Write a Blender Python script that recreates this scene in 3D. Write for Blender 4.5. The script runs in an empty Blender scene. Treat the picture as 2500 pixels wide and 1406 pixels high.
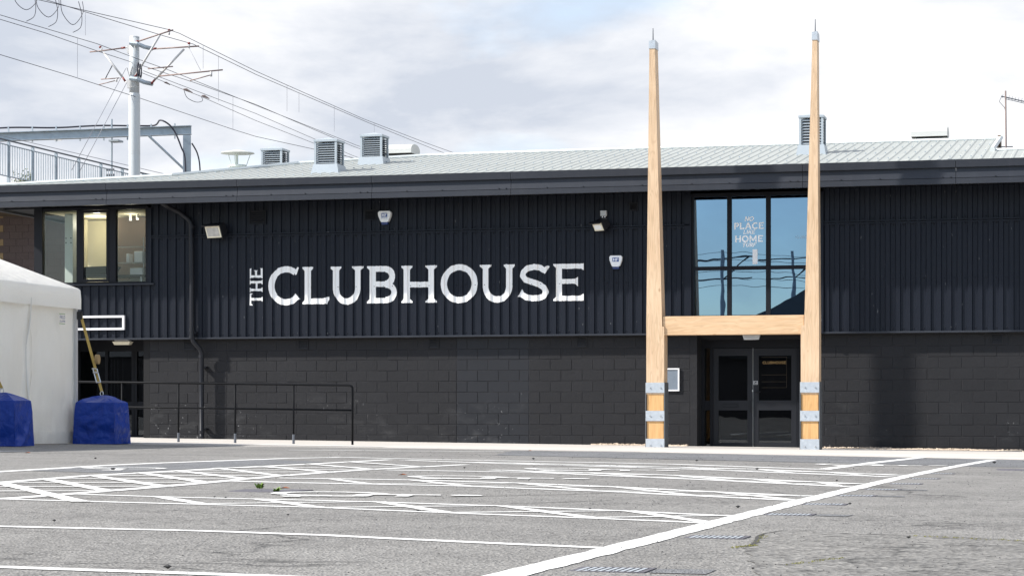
import bpy, bmesh, math, random
from mathutils import Vector, Matrix, noise
random.seed(7)
S = bpy.context.scene
COL = S.collection
R = math.radians

# ------------------------------------------------------------------ camera
EYE = 0.60
YAW = R(14.48)
CY, SY = math.cos(YAW), math.sin(YAW)
cam = bpy.data.cameras.new('camera')
cam.sensor_width = 36.0
cam.lens = 36.0 * 5600 / 2500
cam.shift_y = (1013 - 703) / 2500
cam.clip_start = 0.1
cam.clip_end = 3000
co = bpy.data.objects.new('camera', cam)
COL.objects.link(co)
co.location = (0, 0, EYE)
co.rotation_euler = (R(90), 0, YAW)
S.camera = co

# ------------------------------------------------------------------ light
SUN_EL, SUN_AZ = R(39.5), R(64.5)       # azimuth measured to the left of the facade's outward normal
sun_dir = Vector((-math.sin(SUN_AZ) * math.cos(SUN_EL), -math.cos(SUN_AZ) * math.cos(SUN_EL), math.sin(SUN_EL)))
sl = bpy.data.lights.new('sun', 'SUN')
sl.energy = 3.8
sl.angle = R(1.4)
sl.color = (1.0, 0.965, 0.91)
so = bpy.data.objects.new('sun', sl)
COL.objects.link(so)
so.rotation_euler = sun_dir.to_track_quat('Z', 'Y').to_euler()
so.location = (-30, -10, 40)

wd = bpy.data.worlds.new('World')
S.world = wd
wd.use_nodes = True
wt = wd.node_tree
wt.nodes.clear()
def wn(t, **k):
    n = wt.nodes.new(t)
    for a, b in k.items(): setattr(n, a, b)
    return n
w_out = wn('ShaderNodeOutputWorld')
w_bg = wn('ShaderNodeBackground')
w_bg.inputs['Strength'].default_value = 0.15
w_sky = wn('ShaderNodeTexSky', sky_type='NISHITA')
w_sky.sun_disc = False
w_sky.sun_elevation = SUN_EL
w_sky.sun_rotation = math.atan2(sun_dir.x, sun_dir.y)
w_sky.air_density = 1.0
w_sky.dust_density = 0.6
w_tc = wn('ShaderNodeTexCoord')
w_map = wn('ShaderNodeMapping')
w_map.inputs['Scale'].default_value = (1, 1, 2.2)
w_map.inputs['Location'].default_value = (3.15, 0.4, 0.35)
w_n1 = wn('ShaderNodeTexNoise')
w_n1.inputs['Scale'].default_value = 3.6
w_n1.inputs['Detail'].default_value = 9
w_n1.inputs['Roughness'].default_value = 0.5
w_n1.inputs['Distortion'].default_value = 0.25
w_r1 = wn('ShaderNodeValToRGB')
w_r1.color_ramp.elements[0].position = 0.35
w_r1.color_ramp.elements[1].position = 0.53
w_map2 = wn('ShaderNodeMapping')
w_map2.inputs['Scale'].default_value = (1, 1, 2.6)
w_map2.inputs['Location'].default_value = (1.4, 5.2, 0.22)
w_n2 = wn('ShaderNodeTexNoise')
w_n2.inputs['Scale'].default_value = 6.5
w_n2.inputs['Detail'].default_value = 10
w_n2.inputs['Roughness'].default_value = 0.57
w_n2.inputs['Distortion'].default_value = 0.2
w_r2 = wn('ShaderNodeValToRGB')
w_r2.color_ramp.elements[0].position = 0.37
w_r2.color_ramp.elements[0].color = (2.3, 2.48, 2.82, 1)
w_r2.color_ramp.elements[1].position = 0.59
w_r2.color_ramp.elements[1].color = (3.7, 3.72, 3.8, 1)
w_mix = wn('ShaderNodeMix', data_type='RGBA')
L = wt.links.new
L(w_tc.outputs['Generated'], w_map.inputs['Vector']); L(w_map.outputs[0], w_n1.inputs['Vector'])
L(w_tc.outputs['Generated'], w_map2.inputs['Vector']); L(w_map2.outputs[0], w_n2.inputs['Vector'])
w_sep = wn('ShaderNodeSeparateXYZ'); L(w_tc.outputs['Generated'], w_sep.inputs[0])
w_cov = wn('ShaderNodeMath', operation='MULTIPLY_ADD'); w_cov.inputs[1].default_value = 0.13
L(w_sep.outputs['Y'], w_cov.inputs[0]); L(w_n1.outputs['Fac'], w_cov.inputs[2])
L(w_cov.outputs[0], w_r1.inputs[0]); L(w_n2.outputs['Fac'], w_r2.inputs[0])
L(w_r1.outputs[0], w_mix.inputs['Factor']); L(w_sky.outputs[0], w_mix.inputs[6]); L(w_r2.outputs[0], w_mix.inputs[7])
L(w_mix.outputs[2], w_bg.inputs['Color']); L(w_bg.outputs[0], w_out.inputs['Surface'])

S.view_settings.view_transform = 'Standard'
S.view_settings.look = 'None'
S.view_settings.exposure = 0.95
S.view_settings.gamma = 1.0
S.view_settings.use_curve_mapping = False
S.render.engine = 'CYCLES'
S.cycles.use_denoising = True
S.cycles.max_bounces = 8
S.cycles.transparent_max_bounces = 12

# ------------------------------------------------------------------ materials
class NT:
    """small helper round a material's node tree"""
    def __init__(s, name):
        s.m = bpy.data.materials.new(name); s.m.use_nodes = True
        s.t = s.m.node_tree; s.t.nodes.clear()
        s.out = s.t.nodes.new('ShaderNodeOutputMaterial')
    def n(s, t, **k):
        x = s.t.nodes.new(t)
        for a, b in k.items():
            if a.startswith('i_'):
                x.inputs[a[2:].replace('_', ' ')].default_value = b
            else: setattr(x, a, b)
        return x
    def l(s, a, b): s.t.links.new(a, b)
    def pos(s): return s.n('ShaderNodeNewGeometry').outputs['Position']
    def noise(s, vec, scale, detail=4, rough=0.55, stretch=None):
        if stretch:
            mp = s.n('ShaderNodeMapping'); mp.inputs['Scale'].default_value = stretch
            s.l(vec, mp.inputs['Vector']); vec = mp.outputs[0]
        x = s.n('ShaderNodeTexNoise', i_Scale=scale, i_Detail=detail, i_Roughness=rough)
        s.l(vec, x.inputs['Vector']); return x.outputs['Fac']
    def ramp(s, fac, stops):
        r = s.n('ShaderNodeValToRGB'); e = r.color_ramp.elements
        while len(e) < len(stops): e.new(0.5)
        for i, (p, c) in enumerate(stops):
            e[i].position = p; e[i].color = (c[0], c[1], c[2], 1) if hasattr(c, '__len__') else (c, c, c, 1)
        s.l(fac, r.inputs[0]); return r.outputs[0]
    def mix(s, fac, a, b, mode='MIX'):
        x = s.n('ShaderNodeMix', data_type='RGBA', blend_type=mode)
        for sock, v in ((x.inputs['Factor'], fac), (x.inputs[6], a), (x.inputs[7], b)):
            if hasattr(v, 'links') or hasattr(v, 'is_linked'): s.l(v, sock)
            elif hasattr(v, '__len__'): sock.default_value = (v[0], v[1], v[2], 1)
            else: sock.default_value = v
        return x.outputs[2]
    def math(s, op, a, b=0.0):
        x = s.n('ShaderNodeMath', operation=op)
        for sock, v in ((x.inputs[0], a), (x.inputs[1], b)):
            if hasattr(v, 'is_linked'): s.l(v, sock)
            else: sock.default_value = v
        return x.outputs[0]
    def bump(s, h, strength=0.3, dist=0.01):
        b = s.n('ShaderNodeBump', i_Strength=strength, i_Distance=dist)
        s.l(h, b.inputs['Height']); return b.outputs[0]
    def bsdf(s, color, rough=0.6, metal=0.0, normal=None, spec=0.5, **k):
        p = s.n('ShaderNodeBsdfPrincipled')
        for nm, v in (('Base Color', color), ('Roughness', rough), ('Metallic', metal), ('Specular IOR Level', spec)):
            if hasattr(v, 'is_linked'): s.l(v, p.inputs[nm])
            elif hasattr(v, '__len__'): p.inputs[nm].default_value = (v[0], v[1], v[2], 1)
            else: p.inputs[nm].default_value = v
        if normal is not None: s.l(normal, p.inputs['Normal'])
        s.l(p.outputs[0], s.out.inputs['Surface'])
        return p

M = {}
def simple(name, col, rough=0.55, metal=0.0, var=0.12, scale=6.0, bump=0.0, spec=0.5):
    t = NT(name); p = t.pos()
    f = t.noise(p, scale, 5)
    c = t.mix(f, [v * (1 - var) for v in col], [min(1, v * (1 + var)) for v in col])
    nrm = t.bump(t.noise(p, scale * 12, 3), bump, 0.01) if bump else None
    t.bsdf(c, rough, metal, nrm, spec); M[name] = t.m
simple('black_trim', (0.0075, 0.0085, 0.012), 0.55, spec=0.2)
simple('black_metal', (0.010, 0.011, 0.015), 0.5, spec=0.3)
simple('rail_black', (0.004, 0.0045, 0.006), 0.6, spec=0.12)
simple('grille_dark', (0.014, 0.014, 0.016), 0.6)
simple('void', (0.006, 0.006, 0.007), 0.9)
simple('white_plastic', (0.78, 0.79, 0.80), 0.4, var=0.04)
simple('white_frame', (0.80, 0.79, 0.80), 0.4, var=0.05)
simple('grey_plastic', (0.55, 0.56, 0.56), 0.5)
simple('blue_plastic', (0.015, 0.06, 0.25), 0.35)
simple('blue_dark', (0.01, 0.025, 0.12), 0.35)
simple('lamp_glass', (0.42, 0.41, 0.39), 0.15, var=0.5, scale=9)
simple('lamp_cream', (0.70, 0.66, 0.52), 0.35)
simple('cream_wall', (0.66, 0.60, 0.42), 0.8, var=0.06)
simple('pale_steel', (0.58, 0.62, 0.58), 0.5, var=0.06)
simple('brown_panel', (0.16, 0.11, 0.075), 0.7)
simple('light_turret', (0.36, 0.40, 0.43), 0.45, var=0.08)
simple('cowl_white', (0.55, 0.55, 0.52), 0.5, var=0.08)
simple('galv_blue', (0.34, 0.39, 0.43), 0.5, metal=0.25, var=0.25, scale=5)
simple('mast_white', (0.52, 0.54, 0.545), 0.45, var=0.05)
simple('insulator_red', (0.20, 0.03, 0.025), 0.4)
simple('arm_brown', (0.26, 0.19, 0.17), 0.5)
simple('arm_grey', (0.50, 0.49, 0.48), 0.4)
simple('arm_dark', (0.10, 0.11, 0.13), 0.5)
simple('wire_dark', (0.035, 0.035, 0.05), 0.5)
simple('wire_pale', (0.22, 0.22, 0.25), 0.5)
simple('yellow_strap', (0.50, 0.34, 0.09), 0.7, var=0.2, scale=30)
simple('strap_brown', (0.30, 0.20, 0.09), 0.8, var=0.2, scale=40)
simple('chrome', (0.6, 0.6, 0.6), 0.3, metal=0.9)
simple('gravel', (0.58, 0.47, 0.36), 0.9, var=0.35, scale=40)
simple('stone_black', (0.03, 0.03, 0.03), 0.8)
simple('moss', (0.12, 0.115, 0.025), 0.9, var=0.4, scale=60)
simple('leaf', (0.13, 0.22, 0.03), 0.7, var=0.45, scale=30)
simple('leaf_pale', (0.22, 0.25, 0.14), 0.7, var=0.4, scale=20)
simple('bark', (0.10, 0.08, 0.06), 0.9)
simple('leaf_red', (0.30, 0.09, 0.03), 0.7)
simple('gold', (0.40, 0.24, 0.08), 0.4, var=0.05)
simple('gold_dull', (0.13, 0.09, 0.05), 0.5)
simple('vinyl_white', (0.95, 0.96, 0.97), 0.6, var=0.01)
simple('vinyl_faint', (0.34, 0.44, 0.52), 0.5, var=0.03)
simple('label_blue', (0.06, 0.09, 0.25), 0.6)
simple('label_green', (0.15, 0.32, 0.08), 0.6)
simple('notice_glass', (0.18, 0.21, 0.25), 0.12, var=0.05)
simple('kitchen_dark', (0.012, 0.012, 0.014), 0.5)
simple('kitchen_red', (0.25, 0.02, 0.02), 0.5)
simple('earth', (0.12, 0.085, 0.05), 0.95, var=0.4, scale=8)
simple('shed_dark', (0.07, 0.08, 0.09), 0.7, var=0.35, scale=0.8)
simple('shed_wall', (0.10, 0.10, 0.11), 0.8)
simple('iron_cover', (0.10, 0.095, 0.11), 0.7, var=0.3, scale=25, bump=0.4)
simple('roof_ridge', (0.66, 0.68, 0.66), 0.5, var=0.05)

def mk_cladding():
    t = NT('cladding'); p = t.pos()
    big = t.noise(p, 0.7, 4); fine = t.noise(p, 5, 4, stretch=(1, 1, 0.25))
    c = t.mix(big, (0.0058, 0.0080, 0.0142), (0.0085, 0.0112, 0.0184))
    c = t.mix(t.ramp(fine, [(0.45, 0.0), (0.8, 0.35)]), c, (0.012, 0.0145, 0.021))
    sc = t.noise(p, 11, 2, 0.4, stretch=(2.2, 1, 0.8))
    c = t.mix(t.ramp(sc, [(0.745, 0.0), (0.78, 0.5)]), c, (0.22, 0.22, 0.22))
    t.bsdf(c, 0.5, 0, t.bump(t.noise(p, 3.0, 3, stretch=(1, 1, .3)), 0.08, 0.02), 0.2); M['cladding'] = t.m
mk_cladding()

def mk_fascia():
    t = NT('fascia_metal'); p = t.pos()
    big = t.noise(p, 0.9, 5, stretch=(0.5, 1, 2.5))
    c = t.mix(big, (0.025, 0.028, 0.036), (0.032, 0.0355, 0.045))
    streak = t.noise(p, 7, 5, stretch=(1.0, 1, 0.12))
    c = t.mix(t.ramp(streak, [(0.5, 0.0), (0.8, 0.4)]), c, (0.044, 0.047, 0.056))
    t.bsdf(c, 0.5, 0, t.bump(t.noise(p, 1.6, 3, stretch=(0.6, 1, 2)), 0.22, 0.03), 0.25); M['fascia_metal'] = t.m
mk_fascia()

def mk_block(name, base, rgh, bmp, shift):
    t = NT(name); p = t.pos()
    rnd = t.n('ShaderNodeObjectInfo').outputs['Random']
    c = t.mix(t.noise(p, 1.1, 4), [v * 0.82 for v in base], [v * 1.15 for v in base])
    c = t.mix(t.math('MULTIPLY', rnd, 0.24), c, [v * 1.45 for v in base])
    # rubbed chalky scuffs and white flecks low on the wall
    sep = t.n('ShaderNodeSeparateXYZ'); t.l(p, sep.inputs[0])
    low = t.n('ShaderNodeMapRange', i_From_Min=1.25, i_From_Max=0.25); t.l(sep.outputs['Z'], low.inputs['Value'])
    cl = t.noise(p, 0.55, 3, 0.5, stretch=(1, 1, 1.2))
    clm = t.ramp(cl, [(0.44, 0.0), (0.60, 1.0)])
    sm = t.ramp(t.noise(p, 3.0, 6, 0.65, stretch=(0.7, 1, 1.6)), [(0.52, 0.0), (0.76, 0.42)])
    f = t.math('MULTIPLY', t.math('MULTIPLY', sm, clm), low.outputs[0])
    c = t.mix(f, c, (0.12, 0.12, 0.12))
    fl = t.ramp(t.noise(p, 16, 3, 0.6, stretch=(1.2, 1, 0.8)), [(0.685, 0.0), (0.74, 0.75)])
    f2 = t.math('MULTIPLY', t.math('MULTIPLY', fl, clm), low.outputs[0])
    c = t.mix(f2, c, (0.42, 0.42, 0.42))
    h = t.math('ADD', t.noise(p, 55, 4, 0.7), t.math('MULTIPLY', t.noise(p, 14, 3), 0.7))
    t.bsdf(c, rgh, 0, t.bump(h, bmp, 0.012), 0.18); M[name] = t.m
mk_block('black_block', (0.0175, 0.0175, 0.0194), 0.62, 0.55, 0)
mk_block('smooth_block', (0.021, 0.022, 0.0255), 0.5, 0.12, 3)
mk_block('mortar_black', (0.0215, 0.0215, 0.0235), 0.7, 0.4, 5)

def mk_brown():
    for nm, a, b in (('brown_block', (0.075, 0.052, 0.050), (0.135, 0.10, 0.092)), ('tan_block', (0.25, 0.17, 0.085), (0.34, 0.24, 0.13)), ('mortar_brown', (0.07, 0.052, 0.05), (0.09, 0.07, 0.065))):
        t = NT(nm); p = t.pos()
        c = t.mix(t.noise(p, 9, 8, 0.7), a, b)
        c = t.mix(t.math('MULTIPLY', t.n('ShaderNodeObjectInfo').outputs['Random'], 0.4), c, b)
        t.bsdf(c, 0.9, 0, t.bump(t.noise(p, 22, 5, 0.7), 0.7, 0.03)); M[nm] = t.m
mk_brown()

def mk_asphalt(name, dark, light, coarse, worn=0.38):
    t = NT(name); p = t.pos()
    big = t.noise(p, 0.16, 5, 0.6)
    mid = t.noise(p, 1.3, 6, 0.62)
    c = t.mix(big, dark, light)
    c = t.mix(t.ramp(mid, [(0.30, 0.42), (0.62, 0.0)]), c, [v * 0.6 for v in dark])
    c = t.mix(t.ramp(t.noise(p, 0.45, 4, 0.5, stretch=(1.8, 0.5, 1)), [(0.5, 0.0), (0.75, 0.35)]), c, [min(1, v * 1.28) for v in light])
    # worn hollows where the binder has gone and the dark stone shows
    wear = t.ramp(t.noise(p, 0.5, 5, 0.6), [(0.50, 0.0), (0.62, 1.0)])
    pit = t.ramp(t.noise(p, 17 * coarse, 4, 0.65), [(0.30, 0.95), (0.47, 0.0)])
    f = t.math('MULTIPLY', pit, t.math('ADD', t.math('MULTIPLY', wear, 0.9), worn))
    c = t.mix(f, c, (0.028, 0.027, 0.027))
    v = t.n('ShaderNodeTexVoronoi', i_Scale=62.0 * coarse, i_Randomness=1.0); t.l(p, v.inputs['Vector'])
    agg = t.ramp(v.outputs['Color'], [(0.1, 0.5), (0.5, 1.0), (0.95, 1.5)])
    c = t.mix(0.75, c, agg, 'MULTIPLY')
    sp = t.ramp(t.noise(p, 48 * coarse, 2, 0.5), [(0.70, 0.0), (0.76, 0.55)])
    c = t.mix(sp, c, (0.46, 0.44, 0.41))
    crack = t.n('ShaderNodeTexVoronoi', feature='DISTANCE_TO_EDGE', i_Scale=0.17)
    wob = t.n('ShaderNodeTexNoise', i_Scale=1.6, i_Detail=5.0); t.l(p, wob.inputs['Vector'])
    vm = t.n('ShaderNodeVectorMath', operation='MULTIPLY_ADD'); vm.inputs[1].default_value = (1.1, 1.1, 0)
    t.l(wob.outputs['Color'], vm.inputs[0]); t.l(p, vm.inputs[2]); t.l(vm.outputs[0], crack.inputs['Vector'])
    cm = t.math('MULTIPLY', t.ramp(crack.outputs['Distance'], [(0.001, 1.0), (0.0045, 0.0)]), t.ramp(t.noise(p, 0.35, 3), [(0.48, 0.0), (0.56, 0.75)]))
    c = t.mix(cm, c, (0.03, 0.03, 0.03))
    h = t.math('ADD', v.outputs['Distance'], t.math('MULTIPLY', t.noise(p, 26 * coarse, 5, 0.7), 1.3))
    h = t.math('ADD', h, t.math('MULTIPLY', t.noise(p, 3, 4), 2.0))
    t.bsdf(c, 0.85, 0, t.bump(h, 0.9, 0.012), 0.3); M[name] = t.m
mk_asphalt('asphalt', (0.202, 0.195, 0.185), (0.275, 0.264, 0.248), 1.0)
mk_asphalt('asphalt_old', (0.165, 0.161, 0.153), (0.225, 0.215, 0.2), 0.55, 0.95)
mk_asphalt('asphalt_new', (0.175, 0.178, 0.185), (0.215, 0.217, 0.222), 1.4)

def mk_paint():
    t = NT('road_paint'); p = t.pos()
    c = t.mix(t.noise(p, 2, 5), (0.62, 0.615, 0.595), (0.76, 0.75, 0.725))
    c = t.mix(t.ramp(t.noise(p, 24, 5, 0.7), [(0.54, 0.0), (0.68, 0.8)]), c, (0.27, 0.265, 0.255))
    t.bsdf(c, 0.7, 0, t.bump(t.noise(p, 45, 4), 0.4, 0.01)); M['road_paint'] = t.m
mk_paint()
def mk_concrete():
    t = NT('pale_concrete'); p = t.pos()
    c = t.mix(t.noise(p, 0.5, 5, 0.6), (0.44, 0.405, 0.365), (0.60, 0.565, 0.52))
    c = t.mix(t.ramp(t.noise(p, 5, 5, 0.7), [(0.5, 0.0), (0.8, 0.5)]), c, (0.34, 0.31, 0.28))
    t.bsdf(c, 0.8, 0, t.bump(t.noise(p, 30, 4), 0.35, 0.01)); M['pale_concrete'] = t.m
mk_concrete()

def mk_wood(name, along, col_a, col_b):
    t = NT(name); p = t.pos()
    st = (9, 9, 0.55) if along == 'z' else (0.55, 9, 9)
    warp = t.n('ShaderNodeTexNoise', i_Scale=0.9 if along == 'z' else 1.1, i_Detail=2.0); t.l(p, warp.inputs['Vector'])
    vm = t.n('ShaderNodeVectorMath', operation='MULTIPLY_ADD')
    vm.inputs[1].default_value = (0.16, 0.16, 0.0) if along == 'z' else (0.0, 0.16, 0.16)
    t.l(warp.outputs['Color'], vm.inputs[0]); t.l(p, vm.inputs[2])
    g = t.noise(vm.outputs[0], 2.6, 6, 0.6, stretch=st)
    ring = t.math('SINE', t.math('MULTIPLY', t.noise(vm.outputs[0], 1.1, 2, 0.4, stretch=st), 60.0))
    c = t.mix(t.ramp(g, [(0.3, 0.0), (0.7, 1.0)]), col_a, col_b)
    c = t.mix(t.ramp(ring, [(0.1, 0.0), (1.0, 0.45)]), c, [v * 0.68 for v in col_a])
    c = t.mix(t.ramp(t.noise(p, 0.8, 3), [(0.4, 0.0), (0.7, 0.4)]), c, [min(1, v * 1.12) for v in col_b])
    kn = t.n('ShaderNodeTexVoronoi', i_Scale=1.7); mp = t.n('ShaderNodeMapping')
    mp.inputs['Scale'].default_value = (1.6, 1.6, 0.9) if along == 'z' else (0.9, 1.6, 1.6)
    t.l(p, mp.inputs['Vector']); t.l(mp.outputs[0], kn.inputs['Vector'])
    c = t.mix(t.ramp(kn.outputs['Distance'], [(0.03, 0.75), (0.085, 0.0)]), c, (0.25, 0.12, 0.045))
    t.bsdf(c, 0.6, 0, t.bump(g, 0.15, 0.01), 0.3); M[name] = t.m
mk_wood('timber_post', 'z', (0.52, 0.35, 0.21), (0.65, 0.475, 0.315))
mk_wood('timber_beam', 'x', (0.54, 0.345, 0.19), (0.66, 0.46, 0.285))
mk_wood('timber_foot', 'z', (0.56, 0.31, 0.12), (0.66, 0.40, 0.18))

def mk_galv():
    t = NT('galvanised'); p = t.pos()
    v = t.n('ShaderNodeTexVoronoi', i_Scale=16.0); t.l(p, v.inputs['Vector'])
    c = t.mix(t.noise(p, 6, 6, 0.7), (0.36, 0.40, 0.44), (0.60, 0.63, 0.66))
    c = t.mix(t.math('MULTIPLY', v.outputs['Distance'], 0.5), c, (0.30, 0.33, 0.36))
    t.bsdf(c, 0.42, 0.25, None, 0.5); M['galvanised'] = t.m
mk_galv()
def mk_roof():
    t = NT('roof_sheet_metal'); p = t.pos()
    c = t.mix(t.noise(p, 0.6, 5), (0.285, 0.30, 0.285), (0.365, 0.38, 0.36))
    c = t.mix(t.ramp(t.noise(p, 3.5, 6, 0.65, stretch=(1.5, 0.3, 1)), [(0.5, 0.0), (0.8, 0.5)]), c, (0.24, 0.255, 0.24))
    t.bsdf(c, 0.55, 0.0, None, 0.4); M['roof_sheet_metal'] = t.m
mk_roof()
def mk_tent():
    t = NT('tent_fabric'); p = t.pos()
    c = t.mix(t.noise(p, 1.6, 5), (0.86, 0.835, 0.78), (0.91, 0.89, 0.84))
    sep = t.n('ShaderNodeSeparateXYZ'); t.l(p, sep.inputs[0])
    dirt = t.n('ShaderNodeMapRange', i_From_Min=0.75, i_From_Max=0.1); t.l(sep.outputs['Z'], dirt.inputs['Value'])
    c = t.mix(t.math('MULTIPLY', dirt.outputs[0], t.math('MULTIPLY', t.noise(p, 5, 5, 0.7), 0.45)), c, (0.34, 0.31, 0.27))
    h = t.math('ADD', t.noise(p, 3.2, 4, 0.5, stretch=(1, 1, .5)), t.math('MULTIPLY', t.noise(p, 14, 4), 0.18))
    b = t.bsdf(c, 0.5, 0, t.bump(h, 0.55, 0.07), 0.4)
    tr = t.n('ShaderNodeBsdfTranslucent'); t.l(c, tr.inputs['Color'])
    mx = t.n('ShaderNodeMixShader'); mx.inputs[0].default_value = 0.30
    t.l(b.outputs[0], mx.inputs[1]); t.l(tr.outputs[0], mx.inputs[2]); t.l(mx.outputs[0], t.out.inputs['Surface'])
    M['tent_fabric'] = t.m
mk_tent()
def mk_tarp():
    t = NT('blue_tarpaulin'); p = t.pos()
    c = t.mix(t.noise(p, 4, 5), (0.003, 0.026, 0.20), (0.006, 0.042, 0.30))
    c = t.mix(t.ramp(t.noise(p, 9, 6, 0.7), [(0.60, 0.0), (0.8, 0.45)]), c, (0.09, 0.10, 0.21))
    t.bsdf(c, 0.42, 0, t.bump(t.math('ADD', t.math('ABSOLUTE', t.math('SUBTRACT', t.noise(p, 2.6, 3, 0.5), 0.5)), t.math('MULTIPLY', t.math('ABSOLUTE', t.math('SUBTRACT', t.noise(p, 7, 2, 0.5), 0.5)), 0.35)), 0.4, 0.2), 0.3); M['blue_tarpaulin'] = t.m
mk_tarp()

def mk_glass(name, refl_col, refl, tint, wave, wscale=1.0):
    t = NT(name); p = t.pos()
    nrm = t.bump(t.noise(p, wscale, 2, 0.4), wave, 0.03)
    g = t.n('ShaderNodeBsdfGlossy', i_Roughness=0.0); g.inputs['Color'].default_value = (*refl_col, 1); t.l(nrm, g.inputs['Normal'])
    tr = t.n('ShaderNodeBsdfTransparent'); tr.inputs['Color'].default_value = (*tint, 1)
    fr = t.n('ShaderNodeFresnel', i_IOR=1.5)
    fac = t.math('ADD', fr.outputs[0], refl)
    mx = t.n('ShaderNodeMixShader'); t.l(fac, mx.inputs[0]); t.l(tr.outputs[0], mx.inputs[1]); t.l(g.outputs[0], mx.inputs[2])
    t.l(mx.outputs[0], t.out.inputs['Surface']); M[name] = t.m
mk_glass('glass_mirror', (0.30, 0.47, 0.69), 0.42, (0.10, 0.115, 0.13), 0.022, 1.1)
mk_glass('glass_door', (0.8, 0.85, 0.9), 0.02, (0.35, 0.37, 0.38), 0.03, 1.2)
mk_glass('glass_clear', (0.5, 0.54, 0.58), -0.012, (0.9, 0.92, 0.9), 0.01, 1.0)
def mk_lit():
    t = NT('lit_bulb'); e = t.n('ShaderNodeEmission', i_Strength=2.0); e.inputs['Color'].default_value = (1, .93, .8, 1)
    t.l(e.outputs[0], t.out.inputs['Surface']); M['lit_bulb'] = t.m
mk_lit()

# ------------------------------------------------------------------ mesh helpers
def link(o): COL.objects.link(o); return o
def wloc(o):
    v = Vector((0, 0, 0))
    while o is not None: v += o.location; o = o.parent
    return v
def tag(o, label=None, cat=None, group=None, kind=None):
    if label: o['label'] = label
    if cat: o['category'] = cat
    if group: o['group'] = group
    if kind: o['kind'] = kind
    return o
def thing(name, label, cat, loc, group=None):
    o = link(bpy.data.objects.new(name, None)); o.location = loc; o.empty_display_size = 0.2
    return tag(o, label, cat, group)
class MB:
    def __init__(s): s.v = []; s.f = []
    def add(s, vs, fs):
        b = len(s.v); s.v += [tuple(v) for v in vs]; s.f += [tuple(i + b for i in f) for f in fs]; return s
    def box(s, x0, x1, y0, y1, z0, z1):
        return s.add([(x0, y0, z0), (x1, y0, z0), (x1, y1, z0), (x0, y1, z0), (x0, y0, z1), (x1, y0, z1), (x1, y1, z1), (x0, y1, z1)],
                     [(3, 2, 1, 0), (4, 5, 6, 7), (0, 1, 5, 4), (1, 2, 6, 5), (2, 3, 7, 6), (3, 0, 4, 7)])
    def cbox(s, x0, x1, y0, y1, z0, z1, b=0.006):
        """box with chamfered edges"""
        vs = []
        for z, i in ((z0, b), (z0 + b, 0), (z1 - b, 0), (z1, b)):
            for (x, y) in ((x0, y0), (x1, y0), (x1, y1), (x0, y1)):
                sx = 1 if x == x0 else -1; sy = 1 if y == y0 else -1
                if i: vs += [(x + sx * b, y + sy * b, z)] * 2
                else: vs += ([(x + sx * b, y, z), (x, y + sy * b, z)] if sx * sy > 0 else [(x, y + sy * b, z), (x + sx * b, y, z)])
        # order ring so that it runs round the box
        ring = [1, 0, 3, 2, 5, 4, 7, 6]
        ring = [0, 3, 2, 5, 4, 7, 6, 1]
        out = []
        for lv in range(4):
            row = vs[lv * 8:lv * 8 + 8]
            c = Vector(((x0 + x1) / 2, (y0 + y1) / 2, 0))
            row = sorted(row, key=lambda q: math.atan2((q[1] - c.y) / (y1 - y0), (q[0] - c.x) / (x1 - x0)))
            out += row
        fs = []
        for lv in range(3):
            for k in range(8):
                a = lv * 8 + k; bb = lv * 8 + (k + 1) % 8
                fs.append((a, bb, bb + 8, a + 8))
        fs.append(tuple(range(7, -1, -1))); fs.append(tuple(range(24, 32)))
        return s.add(out, fs)
    def hexa(s, p):   # 8 points, bottom ring then top ring
        return s.add(p, [(3, 2, 1, 0), (4, 5, 6, 7), (0, 1, 5, 4), (1, 2, 6, 5), (2, 3, 7, 6), (3, 0, 4, 7)])
    def quad(s, a, b, c, d): return s.add([a, b, c, d], [(0, 1, 2, 3)])
    def tube(s, pts, r, n=8, caps=True):
        pts = [Vector(p) for p in pts]; rs = r if hasattr(r, '__len__') else [r] * len(pts)
        vs = []; up = None
        for i, p in enumerate(pts):
            d = (pts[min(i + 1, len(pts) - 1)] - pts[max(i - 1, 0)]).normalized()
            if up is None: up = Vector((0, 0, 1)) if abs(d.z) < 0.9 else Vector((1, 0, 0))
            a = d.cross(up).normalized(); b = a.cross(d).normalized(); up = b
            for k in range(n):
                t = 2 * math.pi * k / n
                vs.append(p + rs[i] * (math.cos(t) * a + math.sin(t) * b))
        fs = []
        for i in range(len(pts) - 1):
            for k in range(n):
                k2 = (k + 1) % n
                fs.append((i * n + k, i * n + k2, (i + 1) * n + k2, (i + 1) * n + k))
        if caps: fs.append(tuple(range(n - 1, -1, -1))); fs.append(tuple(range((len(pts) - 1) * n, len(pts) * n)))
        return s.add(vs, fs)
    def cone(s, c, r0, r1, z0, z1, n=16, caps=True):
        vs = [(c[0] + r0 * math.cos(2 * math.pi * k / n), c[1] + r0 * math.sin(2 * math.pi * k / n), z0) for k in range(n)]
        vs += [(c[0] + r1 * math.cos(2 * math.pi * k / n), c[1] + r1 * math.sin(2 * math.pi * k / n), z1) for k in range(n)]
        fs = [(k, (k + 1) % n, n + (k + 1) % n, n + k) for k in range(n)]
        if caps: fs += [tuple(range(n - 1, -1, -1)), tuple(range(n, 2 * n))]
        return s.add(vs, fs)
    def prism(s, poly, y0, y1):   # polygon in (x,z), extruded in y
        n = len(poly)
        vs = [(x, y0, z) for x, z in poly] + [(x, y1, z) for x, z in poly]
        fs = [tuple(range(n)), tuple(range(2 * n - 1, n - 1, -1))] + [(k, n + k, n + (k + 1) % n, (k + 1) % n) for k in range(n)]
        return s.add(vs, fs)
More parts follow.
